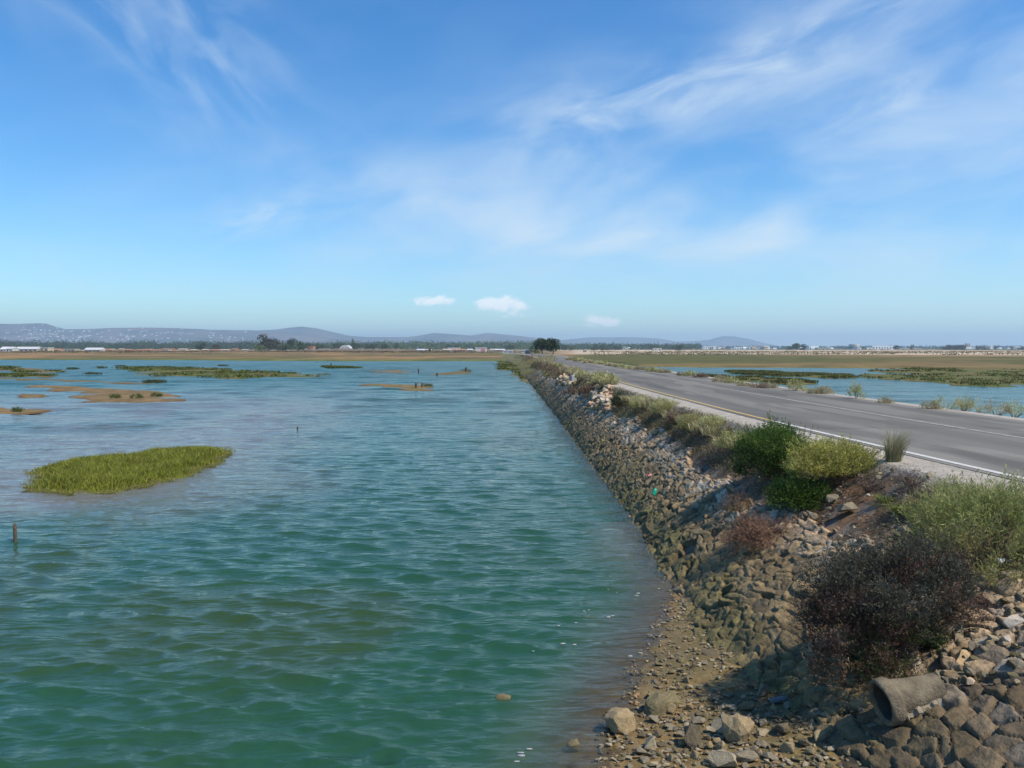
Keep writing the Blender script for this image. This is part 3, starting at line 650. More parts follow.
marsh_cover('marsh_plants', [i for i in ISL if i[3] in (91, 92, 93)], 5200, .28, 'green and brown samphire on the marsh islets across the road', (.055, .085, .02), (.15, .13, .045), 2)
# individual clumps on the brown mudbanks
for k, (px, py, w, hh, lb) in enumerate([(115, 398.5, .35, .28, 'leftmost of the three green samphire clumps on the brown mudbank'), (136, 398.5, .42, .32, 'middle and largest of the three green samphire clumps on the brown mudbank'),
                                  (156, 396.5, .38, .26, 'rightmost dark green samphire clump on the brown mudbank'), (18, 411.5, .25, .16, 'small samphire clump on the mudbank cut by the left edge of the photo'),
                                  (466, 371.5, .8, .55, 'dark clump on the farthest tiny mudbank'), (428, 386.5, .45, .22, 'dark low clump at the tip of the narrow mudbank')]):
    p = at(px, py, .05)
    shrub('samphire_clump', p, [(0, 0, hh*.15, w*.8, w*.7, hh*.45, 1, 0), (w*.6, 0, 0, w*.4, w*.4, hh*.25, .4, 0)], 260, 6, .06, .025, [((.06, .10, .02), (.13, .16, .04))], lb, 'marsh plant', seed=200+k, up=.8, stems=8)
marks = [(7, 369), (72, 369), (100, 368), (150, 383), (155, 382.5), (92, 374.5), (222, 366), (120, 366.5)]
for k, (px, py) in enumerate(marks):
    p = at(px, py, .0)
    shrub('drowned_clump', p, [(0, 0, .0, .8, .7, .14, 1, 0), (.6, .2, .0, .5, .6, .10, .5, 0)], 150, 6, .13, .06, [((.05, .07, .02), (.10, .10, .035))], 'small dark marsh clump poking out of the far shallow water', 'marsh plant', 'small clumps in the far shallows', seed=230+k, up=.8, stems=5)

# ------------------------------------------------------------ rocks
def rock_mesh(seed, mat, flat=1.0, n=16, bev=.06):
    rg = random.Random(seed); bm = bmesh.new()
    for _ in range(n):
        v = Vector((rg.gauss(0, 1), rg.gauss(0, 1), rg.gauss(0, 1))).normalized()*rg.uniform(.8, 1.0)
        bm.verts.new((v.x*.5, v.y*.5*rg.uniform(.7, 1), v.z*.5*flat))
    r = bmesh.ops.convex_hull(bm, input=bm.verts)
    bmesh.ops.delete(bm, geom=list(set(g for g in r['geom_interior']+r['geom_unused'] if isinstance(g, bmesh.types.BMVert))), context='VERTS')
    bmesh.ops.dissolve_limit(bm, angle_limit=.25, verts=bm.verts, edges=bm.edges)
    bmesh.ops.bevel(bm, geom=list(bm.edges), offset=bev, segments=2, affect='EDGES', profile=.6, clamp_overlap=True)
    if seed < 300 or seed >= 400:
        bmesh.ops.triangulate(bm, faces=bm.faces); bmesh.ops.subdivide_edges(bm, edges=[e_ for e_ in bm.edges if e_.calc_length() > .12], cuts=2, use_grid_fill=False)
        for v in bm.verts:
            q = v.co*3.1+Vector((seed, 0, 0)); v.co += v.co.normalized()*(mnoise.noise(q)*.055+mnoise.noise(q*3.3)*.022)
    me = bpy.data.meshes.new('stone'); bm.to_mesh(me); bm.free(); me.materials.append(mat); return me
RM = [rock_mesh(i, M_rock[i % 5], [.6, .75, .5, .9, .65][(i*3) % 5], 12+i % 6) for i in range(20)]
PM = [rock_mesh(50+i, M_pale[i % 4], [.8, .65, .9][i % 3], 12+i % 5) for i in range(12)]
RB = [rock_mesh(400+i, M_rock[[1, 4, 1, 3][i]], .85, 34, .04) for i in range(4)]
def rock(me, p, s, label, group=None, rz=None, tilt=.3, name='stone', cat='stone', sc=(1, 1, 1)):
    o = bpy.data.objects.new(name, me); COL.objects.link(o)
    o.location = p; o.scale = (s*sc[0], s*sc[1], s*sc[2])
    o.rotation_euler = (random.uniform(-tilt, tilt), random.uniform(-tilt, tilt), random.uniform(0, 6.28) if rz is None else rz)
    return tag(o, label, cat, group)
def BZ(px, py):
    """point on the beach seen through a pixel"""
    d = ray(px, py)
    t = np.linspace(3, 20, 3000); x, y, z = d[0]*t, d[1]*t, CAMZ+d[2]*t
    g = beach_z(x, y); g = np.where(x > XF(y), np.maximum(g, bank_z(x, y)), g)
    m = z <= g
    if not m.any(): return at(px, py)
    i = int(np.argmax(m)); return np.array([x[i], y[i], g[i]])
def R_at(px, py, wpx, me, label, dz=.15, **kw):
    p = BZ(px, py); s = wpx/F*math.hypot(p[1], CAMZ-p[2])
    return rock(me, (p[0], p[1], p[2]+s*dz), s*1.15, label, **kw)
R_at(620, 728, 31, RB[0], 'rounded wet boulder standing in the water edge at the bottom', .2, tilt=.2, sc=(1, 1, 1.0))
R_at(573, 750, 14, RB[1], 'small wet stone alone in the water left of the rounded boulder', .3)
o = R_at(503, 697, 24, RB[1], 'brown rock just breaking the water surface, farthest left of the near stones', .05); 
pp = at(503, 697, 0); o.location = (pp[0], pp[1], -.02); o.scale = (.22, .2, .16)
R_at(662, 709, 38, RB[1], 'broad olive brown stone lying flat at the water edge above the boulders', .1, sc=(1, .8, .7))
R_at(655, 695, 26, RM[9], 'flat dark stone at the water edge behind the broad olive stone', .05, sc=(1, .7, .5))
R_at(693, 745, 26, RM[7], 'grey stone with a split upright face, left of the round tan stone', .3, sc=(.9, .9, 1.5))
R_at(737, 740, 30, RB[2], 'round tan stone near the bottom, right of the split grey stone', .3, sc=(1, 1, 1.1))
R_at(720, 731, 22, RM[3], 'pale buff stone touching the left of the round tan stone', .25)
R_at(739, 760, 34, RM[5], 'long grey slab below the round tan stone', .1, rz=-.4, sc=(1.1, .55, .5))
R_at(650, 748, 20, RM[3], 'small pale pointed stone by the water at the bottom', .3, sc=(1, .8, 1.2))
R_at(722, 765, 28, RM[13], 'buff stone cut by the bottom edge of the photo', .2)
R_at(763, 697, 15, RM[10], 'pale grey pointed stone standing beside the grey bottle', .45, sc=(.9, .5, 1.6), tilt=.1)
R_at(712, 654, 18, RM[2], 'dark flat stone alone on the mud above the stony beach', .1, sc=(1, .8, .5))
R_at(820, 715, 22, RM[0], 'flat grey stone left of the concrete pipe', .1, sc=(1, .8, .5))
def in_px(px, py): return True
rg = random.Random(5); placed = []; cnt = 0
zones = [(640, 770, 706, 768, 120, 7, 20), (600, 660, 735, 768, 14, 6, 12), (770, 880, 700, 768, 85, 8, 24), (655, 760, 655, 705, 60, 5, 12), (685, 740, 600, 655, 20, 4, 9)]
for x0, x1, y0, y1, n, a, b_ in zones:
    k = 0; tries = 0
    while k < n and tries < 4000:
        tries += 1
        px = rg.uniform(x0, x1); py = rg.uniform(y0, y1); w = rg.uniform(a, b_)*(.6+.4*rg.random())
        if any((px-q[0])**2+((py-q[1])*1.3)**2 < ((w+q[2])*.45)**2 for q in placed): continue
        p = BZ(px, py)
        if p[2] < .0: continue
        placed.append((px, py, w)); k += 1
        near = 'on the wet mud by the water' if px < 770 else 'at the foot of the slope near the pipe'
        R_at(px, py, w, rg.choice(RM), 'angular brown or grey stone lying '+near, .18, group='loose stones '+near, sc=(1, rg.uniform(.7, 1), rg.uniform(.55, 1)), tilt=.35)
# pebbles: uncountable, one object
rng = np.random.default_rng(9)
base = []; 
for i in range(6):
    me = rock_mesh(300+i, M_mud, .7, 9, .03); v = np.array([x.co[:] for x in me.vertices]); f = [list(p_.vertices) for p_ in me.polygons]; tri = []
    for p_ in f:
        for j in range(1, len(p_)-1): tri.append((p_[0], p_[j], p_[j+1]))
    base.append((v, np.array(tri))); bpy.data.meshes.remove(me)
Vs = []; Ts = []; Cs = []; off = 0; k = 0
while k < 4600:
    x = rng.uniform(.4, 2.8); y = rng.uniform(4.8, 11.5); z = float(beach_z(np.array(x), np.array(y)))
    if z < -.03 or vnoise(np.array(x*1.5), np.array(y*1.5), 3) < .25: continue
    v, t = base[k % 6]; s = .018+.075*rng.random()**3; a = rng.uniform(0, 6.28); ca_, sa_ = math.cos(a), math.sin(a)
    vv = v*s*np.array([1, rng.uniform(.6, 1), .7]); vv = np.stack([vv[:, 0]*ca_-vv[:, 1]*sa_, vv[:, 0]*sa_+vv[:, 1]*ca_, vv[:, 2]], 1)+np.array([x, y, z+s*.15])
    cc = [np.array([.20, .165, .10]), np.array([.30, .25, .17]), np.array([.12, .11, .08]), np.array([.26, .17, .09])][rng.integers(4)]
    Vs.append(vv); Ts.append(t+off); Cs.append(np.broadcast_to(cc, vv.shape)); off += len(vv); k += 1
tag(mesh_np('gravel', np.concatenate(Vs), np.concatenate(Ts), M_mud, np.concatenate(Cs)), 'brown gravel scattered over the muddy shore', 'gravel', kind='stuff')
Vs = []; Ts = []; Cs = []; off = 0; k = 0
while k < 3200:
    y = 5.2*math.exp(rng.uniform(0, 1.5)); sv = rng.uniform(.55, 1.0); x, z = base_bank(np.array(sv), np.array(y)); x = float(x); z = float(z)
    if vnoise(np.array(x*2.2), np.array(y*1.8), 5) < .35: continue
    v, t = base[k % 6]; s = .02+.07*rng.random()**3; a = rng.uniform(0, 6.28); ca_, sa_ = math.cos(a), math.sin(a)
    vv = v*s*np.array([1, rng.uniform(.6, 1), .7]); vv = np.stack([vv[:, 0]*ca_-vv[:, 1]*sa_, vv[:, 0]*sa_+vv[:, 1]*ca_, vv[:, 2]], 1)+np.array([x, y, z-.01+s*.2])
    cc = [np.array([.22, .17, .12]), np.array([.36, .30, .24]), np.array([.13, .10, .08]), np.array([.28, .17, .10])][rng.integers(4)]
    Vs.append(vv); Ts.append(t+off); Cs.append(np.broadcast_to(cc, vv.shape)); off += len(vv); k += 1
tag(mesh_np('gravel', np.concatenate(Vs), np.concatenate(Ts), M_bank, np.concatenate(Cs)), 'broken gravel lying over the bare soil at the top of the bank', 'gravel', kind='stuff')
# pale rock heaps on the far slope
def heap(quad, n, a, b_, label, group, seed, lift=.0):
    rg = random.Random(seed)
    for k in range(n):
        u, v = rg.random(), rg.random(); c = [(quad[i][0], quad[i][1]) for i in range(4)]
        px = lerp(lerp(c[0][0], c[1][0], u), lerp(c[3][0], c[2][0], u), v); py = lerp(lerp(c[0][1], c[1][1], u), lerp(c[3][1], c[2][1], u), v)
        p = B(px, py); s = rg.uniform(a, b_)
        rock(rg.choice(PM), (p[0]-.05, p[1], p[2]+lift*rg.random()+s*.15), s, label, group, sc=(1, .9, .85), tilt=.8, name='pale_rock', cat='rock')
heap([(596, 392), (613, 388), (611, 412), (589, 409)], 62, .22, .50, 'pale cream and rosy rock in the nearer heap on the slope', 'pale rocks in the nearer heap', 3, .12)
heap([(566, 376), (577, 377), (574, 389), (556, 384)], 48, .3, .62, 'pale cream and rosy rock in the farther heap on the slope', 'pale rocks in the farther heap', 4, .15)
# rubble on the near right slope
rg = random.Random(15)
for k in range(70):
    px = rg.uniform(930, 1030); py = rg.uniform(600, 690)
    if px < 965 and py < 640: continue
    p = B(px, py); s = rg.uniform(.05, .15)
    rock(rg.choice(RM+PM[:3]), (p[0], p[1], p[2]+.03+s*.2), s, 'broken grey and buff rubble stone on the slope right of the pipe', 'rubble stones right of the pipe', sc=(1, .8, .8), tilt=.7, name='rubble_stone')
for k, (px, py, s, lb) in enumerate([(1016, 628, .20, 'large pale grey rock at the right edge above the rubble'), (963, 665, .20, 'ochre orange stone in the rubble just above the concrete pipe'),
                                     (832, 502, .25, 'rough grey rock on the soil below the yellowish bush'), (846, 512, .28, 'grey rock to the lower right of the low green bush'),
                                     (812, 518, .2, 'flat pale rock at the top of the bare rill'), (918, 525, .16, 'dark grey rock among weeds above the dark bush'), (905, 532, .17, 'bluish grey rock above the dark bush, left one')]):
    p = B(px, py); me = [PM[2], PM[3], RM[0], RM[10], RM[5], RM[2], RM[15]][k]
    rock(me, (p[0], p[1], p[2]+s*.2), s*1.2, lb, sc=(1, .9, .8), tilt=.4)
rg = random.Random(25)
for k in range(46):           # loose stones scattered on bare soil of the upper slope
    px = rg.uniform(800, 930); py = rg.uniform(470, 545); p = B(px, py); s = rg.uniform(.05, .14)
    rock(rg.choice([RM[0], RM[5], RM[10], PM[2], RM[3], PM[1]]), (p[0], p[1], p[2]+.02+s*.15), s, 'small loose stone on the bare soil below the white road line', 'loose stones on the bare soil', sc=(1, .9, .8), tilt=.6)
# concrete block on the far slope
p = B(573, 385)
bm = bmesh.new(); bm_box(bm, (0, 0, .2), (.36, .36, .75), .3, .92); bmesh.ops.bevel(bm, geom=list(bm.edges), offset=.03, segments=2, affect='EDGES')
tag(bm_obj('concrete_block', bm, M_pgrey, loc=p), 'upright grey concrete block between the two pale rock heaps', 'concrete block')

# ------------------------------------------------------------ concrete pipe
p = B(881, 705); mouth = at_y(881, 703, p[1]-.30)
root = empty('concrete_pipe', (mouth[0], mouth[1], mouth[2]-.2), 'broken grey concrete drain pipe with a flared collar sticking out of the stone slope', 'pipe')
ax = Vector((.93, .10, .20)).normalized(); o0 = Vector((0, 0, .2))
def lathe(bm, prof_, n=40, jag=None):
    a = ax.orthogonal().normalized(); b_ = ax.cross(a); rings = []
    for i, (t, r) in enumerate(prof_):
        ring = []
        for k in range(n):
            th = 2*math.pi*k/n
            tt = t+(.0 if jag is None or i < len(prof_)-2 else jag[k])
            rr_ = r*(1+.012*math.sin(th*3+i)+.018*(float(fbm(np.array(th*3.), np.array(t*14+i), 3, 3))-.5)); tt += .03*(float(fbm(np.array(th*4.), np.array(1.), 3, 4))-.5)*(t < .03)
            ring.append(bm.verts.new(o0+ax*tt*.85+(a*math.cos(th)+b_*math.sin(th))*rr_*.84))
        rings.append(ring)
    for i in range(len(rings)-1):
        for k in range(n): bm.faces.new((rings[i][k], rings[i][(k+1) % n], rings[i+1][(k+1) % n], rings[i+1][k]))
    return rings
bm = bmesh.new(); lathe(bm, [(.10, .165), (.012, .175), (-.005, .188), (-.008, .205), (.0, .215), (.02, .220), (.10, .218), (.125, .205), (.135, .192)])
bmesh.ops.recalc_face_normals(bm, faces=bm.faces); bm_obj('collar', bm, M_conc, root, smooth=True)
bm = bmesh.new(); lathe(bm, [(.11, .190), (.16, .182), (.28, .163), (.40, .150), (.50, .145), (.58, .143)]); bmesh.ops.recalc_face_normals(bm, faces=bm.faces)
bm_obj('pipe_barrel', bm, M_conc, root, smooth=True)
bm = bmesh.new(); r = lathe(bm, [(.03, .172), (.2, .145), (.6, .12)]); bm.faces.new(r[-1]); bm_obj('pipe_bore', bm, M_dark, root, smooth=True)
# mortar fillet along the lower side of the barrel
bm = bmesh.new(); rg = random.Random(3)
for k in range(26):
    t = .12+.42*k/26; b0 = o0+ax*t+Vector((.02*rg.random(), -.105+.015*rg.random(), -.085+.02*rg.random()))
    r = bmesh.ops.create_icosphere(bm, subdivisions=2, radius=.035+.02*rg.random())
    for v in r['verts']: v.co = v.co*(1+.25*rg.uniform(-1, 1))+b0
bm_obj('mortar_fillet', bm, colmat('mortar', (.25, .21, .15), .95, 20, .3, .6, 50, .006), root)

# ------------------------------------------------------------ litter
def bottle(name, loc, L_, r_, mat, capm, label, rot):
    root = empty(name, loc, label, 'bottle'); root.rotation_euler = rot
    bm = bmesh.new(); P = [(0, .6), (.02, .95), (.1, 1), (.35, .97), (.5, 1), (.66, 1), (.78, .8), (.88, .42), (.94, .38)]
    bm_tube(bm, [(t*L_, 0, 0) for t, _ in P], [q*r_ for _, q in P], 16); bm_obj('bottle_body', bm, mat, root, smooth=True)
    bm = bmesh.new(); bm_tube(bm, [(.945*L_, 0, 0), (L_, 0, 0)], [.44*r_, .42*r_], 14); bm_obj('cap', bm, capm, root)
p = BZ(770, 705); bottle('plastic_bottle', (p[0], p[1], p[2]+.035), .20, .027, M_plastic_b, M_plastic_w, 'grey plastic bottle lying on the stones beside a pointed pale stone', (0, -.1, .15))
p = B(653, 499); bottle('plastic_bottle', (p[0], p[1], p[2]+.07), .17, .045, M_plastic_g, M_plastic_g, 'bright green plastic bottle stuck on the stone slope', (0, -1.1, .5))
def rag(name, loc, s, mat, label, cat, seed):
    rgx = np.random.default_rng(seed); g = np.linspace(-.5, .5, 14); X, Y = np.meshgrid(g, g)
    Zr = .5*(fbm(X*4+seed, Y*4, 3, seed)-.3)+.25*np.cos(X*3)*np.cos(Y*3); X2 = X*(1+.3*(fbm(Y*3, X*2, 2, seed)-.5))
    P = np.stack([X2, Y*.8, Zr], -1).reshape(-1, 3)*s; f = grid_faces(14, 14)
    o = mesh_np(name, P, f, mat, None, True, loc=loc); md = o.modifiers.new('thickness', 'SOLIDIFY'); md.thickness = s*.03
    return tag(o, label, cat)
p = B(857, 464); rag('plastic_bag', (p[0], p[1], p[2]+.05), .13, M_plastic_w, 'crumpled white plastic bag on the soil right of the yellowish bush', 'plastic bag', 3)
p = B(650, 479); rag('plastic_scrap', (p[0], p[1], p[2]+.07), .12, M_pink, 'small pink plastic scrap on the stone slope above the green bottle', 'litter', 5)
p = B(1003, 567); rag('paper_scrap', (p[0], p[1], p[2]+.05), .09, M_plastic_w, 'small white paper scrap under the pale green feathery bush', 'litter', 7)
# foam flecks on the water by the shore
rng = np.random.default_rng(31); Vs = []; Ts = []; off = 0
cent = [(567, 642, 3), (555, 664, 3), (582, 615, 3), (628, 597, 3), (640, 600, 3), (520, 760, 4), (527, 747, 3), (619, 657, 2), (686, 598, 4), (610, 610, 3), (645, 575, 4), (590, 585, 3), (560, 630, 4), (618, 580, 3)]
for cx, cy, nn in cent:
    for _ in range(1+nn//3):
        p = at(cx+rng.normal(0, 11), cy+rng.normal(0, 6), .0); 
        if p[0] > wl(p[1])+.1: continue
        m = 9; th = np.sort(rng.uniform(0, 6.28, m)); rx = rng.uniform(.01, .035); ry_ = rx*rng.uniform(.1, .25)
        ring = np.stack([p[0]+np.cos(th)*rx, p[1]+np.sin(th)*ry_*2, np.full(m, .006)], 1); ring2 = ring.copy(); ring2[:, 2] -= .008
        top_ = np.array([[p[0], p[1], .008]]); V = np.concatenate([top_, ring, ring2]); i = np.arange(m); j = (i+1) % m
        Ts.append(np.concatenate([np.stack([0*i, 1+i, 1+j], 1), np.stack([1+i, 1+m+i, 1+m+j], 1), np.stack([1+i, 1+m+j, 1+j], 1)])+off); Vs.append(V); off += len(V)
tag(mesh_np('foam', np.concatenate(Vs), np.concatenate(Ts), M_foam), 'white foam flecks floating on the water near the muddy shore', 'foam', kind='stuff')

# ------------------------------------------------------------ stakes in the water
def stake(px, py, hpx, r_, label, lean=.03, group=None):
    p = at(px, py, 0); h = hpx/F*p[1]; bm = bmesh.new()
    bm_tube(bm, [(0, 0, -.4), (lean*h*.4, 0, h*.5), (lean*h, .01, h*.92), (lean*h*1.1, .01, h)], [r_, r_*1.05, r_*.9, r_*.6], 8)
    bmesh.ops.create_icosphere(bm, subdivisions=1, radius=r_*1.25, matrix=Matrix.Translation((lean*h*.8, 0, h*.72)))
    tag(bm_obj('wooden_stake', bm, M_wood, loc=p), label, 'stake', group)
stake(15.5, 541, 18, .030, 'dark wooden stake rising from the water at the left edge', -.03)
stake(418.5, 373, 4.5, .10, 'thin dark stake in the far water above the narrow mudbank')
stake(416, 388.5, 6, .10, 'taller dark stake on the tip of the narrow mudbank')
stake(422, 387.5, 5, .09, 'shorter dark stake beside the taller one on the narrow mudbank', .1)
stake(437, 375.5, 2.5, .12, 'short dark post in the far water left of the farthest tiny mudbank')
stake(466, 372, 5, .16, 'stubby post on the farthest tiny mudbank')
stake(297.5, 430, 3.5, .035, 'tiny dark stick in open water right of the grassy islet')
stake(331, 366, 3, .14, 'short dark post in the far shallows right of the marsh islets')

# ------------------------------------------------------------ hills
def hill(name, table, D, depth, k, c1, c2):
    T = np.array(table); az = np.arctan((T[:, 0]-512)/F); hz = (HOR-T[:, 1])/F*D*np.cos(az)**0
    A = np.linspace(az[0], az[-1], 420); u = np.linspace(-1, 1, 60)
    AA, U = np.meshgrid(A, u); H = np.interp(AA, az, hz)+CAMZ
    YD = D+U*depth; X = np.tan(AA)*YD; nz = fbm(X*.0012, YD*.0012, 5, k)
    shape = np.clip(1-np.abs(U)**1.6, 0, 1)
    Z = H*shape*(YD/D)*(1-.35*(1-shape)*(1-nz)*2)+(nz-.5)*H*.10*sstep(0, .4, 1-shape)
    Z = np.where(np.abs(U) > .97, -5, Z)
    n = fbm(X*.004, YD*.004, 4, k+1)[..., None]; C = lerp(np.array(c1), np.array(c2), sstep(.4, .65, n))
    tag(mesh_np(name, np.stack([X, YD, Z], -1).reshape(-1, 3), grid_faces(*X.shape), M_hill, C.reshape(-1, 3), True), kind='structure')
    def hz_at(px, t):          # point on the front slope, t 0..1 up
        a = math.atan((px-512)/F); yd = D-depth*(1-t)*.93; x = math.tan(a)*yd; uu = (yd-D)/depth
        s_ = 1-abs(uu)**1.6; h = float(np.interp(a, az, hz))+CAMZ; nn = float(fbm(np.array(x*.0012), np.array(yd*.0012), 5, k))
        return x, yd, h*s_*(yd/D)*(1-.35*(1-s_)*(1-nn)*2)+(nn-.5)*h*.10*float(sstep(0, .4, 1-s_))
    return hz_at
HL = hill('hills', [(-260, 330), (-120, 326), (-40, 325), (0, 324), (20, 324), (38, 323.2), (47, 323.6), (56, 326.5), (66, 329.3), (90, 329), (114, 328), (150, 327.6), (178, 328.2), (200, 329), (216, 330), (241, 330.3), (250, 330.3), (270, 331), (300, 334), (330, 338), (380, 343), (420, 348)],
          7500, 1500, 301, (.085, .09, .06), (.16, .13, .10))
hill('hills', [(180, 345), (230, 333), (250, 331), (276, 329.5), (290, 327.6), (303, 326.6), (318, 328.5), (337, 333), (351, 336), (368, 337), (408, 337), (419, 335.6), (434, 333), (450, 334), (471, 335.6), (487, 333), (503, 334.3), (520, 336), (536, 338), (561, 341), (600, 345), (640, 348)],
     8800, 1300, 302, (.075, .085, .05), (.13, .11, .08))
hill('hills', [(500, 345), (540, 341), (561, 340), (589, 337.4), (609, 337.4), (632, 337), (657, 338.4), (678, 341.5), (695, 341), (708, 340), (716, 337.8), (723, 336), (733, 336.2), (749, 339), (766, 343.5), (785, 347), (800, 348)],
     11000, 1300, 303, (.07, .08, .05), (.12, .11, .08))

# ------------------------------------------------------------ buildings
def building(name, x, y, z0, w, d_, h, wall, roof, label, cat='building', group=None, rz=0.0, kind='gable', roof_h=None, wins=0, single=False):
    root = empty(name, (x, y, z0), label, cat, group, rz)
    bm = bmesh.new(); bm_box(bm, (0, 0, h/2-.5), (w, d_, h+1)); bm_obj('wall', bm, wall, root)
    rh = roof_h or h*.35; bm = bmesh.new(); e = .3
    if kind == 'gable':
        v = [bm.verts.new(c_) for c_ in [(-w/2-e, -d_/2-e, h), (w/2+e, -d_/2-e, h), (w/2+e, d_/2+e, h), (-w/2-e, d_/2+e, h), (-w/2-e, 0, h+rh), (w/2+e, 0, h+rh)]]
        for f in ((0, 1, 5, 4), (2, 3, 4, 5), (1, 2, 5), (3, 0, 4), (3, 2, 1, 0)): bm.faces.new([v[i] for i in f])
    else: bm_box(bm, (0, 0, h+.2), (w+.4, d_+.4, .4))
    bm_obj('roof', bm, roof, root)
    for k in range(wins):
        bm = bmesh.new(); bm_box(bm, (-w/2+w*(k+.5)/wins, -d_/2-.03, h*.55), (min(w/wins*.4, 2.5), .10, h*.35)); bm_obj('window', bm, M_glass, root)
    return root
def bpx(name, px, y_px, D, wpx, hpx, wall, roof, label, kind='gable', wins=3, cat='building', group=None, roof_h=None, dep=8):
    """building whose base sits at (px, y_px)"""
    p = at_y(px, y_px, D); s = D/F
    return building(name, p[0], D, p[2], wpx*s, dep, hpx*s, wall, roof, label, cat, group, 0, kind, roof_h, wins)
bpx('farm_shed', 8, 351.8, 640, 10, 2.6, M_pwhite, M_rgrey, 'small white shed with a grey gable at the left edge of the far shore', roof_h=2)
bpx('farm_house', 12.5, 352, 620, 6, 3.2, M_pwhite, M_rwhite, 'white gabled house behind the small shed at the far left shore', roof_h=1.6, wins=2)
bpx('long_shed', 29, 352, 640, 22, 3.0, M_pgrey, M_rwhite, 'long grey shed with a white sheet roof on the far left shore', roof_h=1.8, wins=5)
bpx('cream_house', 47, 352, 620, 8, 4.0, M_pcream, M_rwhite, 'cream boxy house just right of the long grey shed', 'flat', wins=2)
bpx('brown_hut', 58, 352, 640, 8, 2.2, M_pcream, M_rtile, 'low tan hut with a tiled roof between the cream house and the white roofed barn', roof_h=.9, wins=2)
bpx('low_store', 70, 351.6, 660, 14, 2.2, M_pgrey, M_pcream, 'long low tan store left of the white roofed barn', 'flat', wins=4)
bpx('white_roofed_barn', 95, 352, 620, 16, 2.2, M_pgrey, M_rwhite, 'grey barn with a bright white roof standing alone on the left far shore', roof_h=1.7, wins=4)
rg = random.Random(8)
for k, px in enumerate([108, 113, 122, 130, 142, 149, 158, 166, 173, 183, 195, 206, 216, 226, 236, 246]):
    bpx('shore_house', px+rg.uniform(-1, 1), 351.2, 700+rg.uniform(-30, 60), rg.uniform(3, 8), rg.uniform(1.0, 2.0), rg.choice([M_pbrick, M_pcream, M_pgrey, M_pbrick]), rg.choice([M_rtile, M_pcream, M_rtile]), 'tiny tan or brick red house in the row along the far left shore', roof_h=.7, wins=0, group='tiny houses along the far left shore')
bpx('red_house', 312, 350.6, 760, 4.5, 4.2, M_pbrick, M_rtile, 'orange red house standing at the left end of the long pale wall', 'flat', wins=2)
# white arched hall
p = at_y(346, 350.5, 800); root = empty('arched_hall', p, 'white hall with a curved arched roof rising behind the long pale wall', 'building')
bm = bmesh.new(); n = 14; f0 = []; f1 = []
for k in range(n+1):
    a = math.pi*k/n; f0.append(bm.verts.new((-5.0*math.cos(a), -6, 2.0+3.4*math.sin(a)))); f1.append(bm.verts.new((-5.0*math.cos(a), 6, 2.0+3.4*math.sin(a))))
for k in range(n): bm.faces.new((f0[k], f0[k+1], f1[k+1], f1[k]))
bm.faces.new(f0[::-1]); bm.faces.new(f1); bm_obj('roof', bm, M_rwhite, root)
bm = bmesh.new(); bm_box(bm, (-4.2, 0, .9), (1.8, 12.1, 3)); bm_box(bm, (4.2, 0, .9), (1.8, 12.1, 3)); bm_obj('wall', bm, M_pwhite, root)
bm = bmesh.new(); bm_box(bm, (0, -6.05, 1.6), (6, .15, 3.2)); bm_obj('door', bm, M_pgrey, root)
# long pale wall / dykes
def wall_px(x0, x1, y0, D, h, mat, label, cat='wall', name='pale_wall'):
    a = at_y(x0, y0, D); b_ = at_y(x1, y0, D); bm = bmesh.new(); w = b_[0]-a[0]; n = 34
    for k in range(n):
        hh = h*(1+.5*(random.random()-.5)); bm_box(bm, (a[0]+w*(k+.5)/n, D, a[2]+hh/2-.5), (w/n*1.001, 2.0+.01*(k % 2), hh+1))
    tag(bm_obj(name, bm, mat), label, cat)
M_dyke = colmat('dyke', (.33, .27, .20), .95, .2, .35, 0); M_dyke2 = colmat('dyke_dark', (.20, .15, .11), .95, .2, .35, 0); M_salt = colmat('salt', (.62, .56, .48), .9, .1, .2, 0)
wall_px(305, 400, 351.4, 720, 2.4, M_dyke, 'long pale masonry wall between the red house and the tree clump')
wall_px(395, 440, 351.8, 690, 2.0, M_dyke, 'pale wall stretch right of the arched hall', name='pale_wall')
wall_px(415, 440, 353, 560, .9, M_dyke2, 'low dark dyke in front of the pale wall stretch', name='dark_dyke')
wall_px(160, 310, 351.9, 660, 1.0, M_dyke2, 'long dark dyke below the row of tiny far houses', name='dark_dyke')
wall_px(425, 505, 353.2, 540, .7, M_dyke2, 'dark dyke crossing the marsh left of the road end', name='dark_dyke')
wall_px(590, 770, 354.5, 620, .8, M_salt, 'pale salt pan bank across the marsh right of the road', name='salt_bank')
wall_px(650, 960, 352.5, 900, 1.2, M_salt, 'farther pale salt bank below the white town', name='salt_bank')
wall_px(590, 1024, 356.5, 380, .5, M_dyke2, 'dark dyke crossing the whole marsh right of the road', name='dark_dyke')
wall_px(832, 935, 351.6, 1150, 3.2, colmat('tan_bank', (.36, .28, .19), .95, .1, .4, 0), 'high tan earth bank under the airport buildings', 'earth bank', 'earth_bank')
rg = random.Random(18)
for k, px in enumerate([447, 455, 462, 470, 494, 500, 421, 428]):
    bpx('roadside_house', px, 351.4, 650+rg.uniform(-30, 60), rg.uniform(4, 9), rg.uniform(1.2, 2.2), rg.choice([M_pcream, M_pgrey, M_pwhite, M_pbrick]), rg.choice([M_rtile, M_pcream, M_rgrey]), 'low tan house between the pale wall and the road end', roof_h=.8, wins=0, group='low houses near the road end')
bpx('white_store', 481, 352.0, 600, 11, 4.2, M_pwhite, M_rwhite, 'white boxy store with a pink panel left of the road end', 'flat', wins=0)
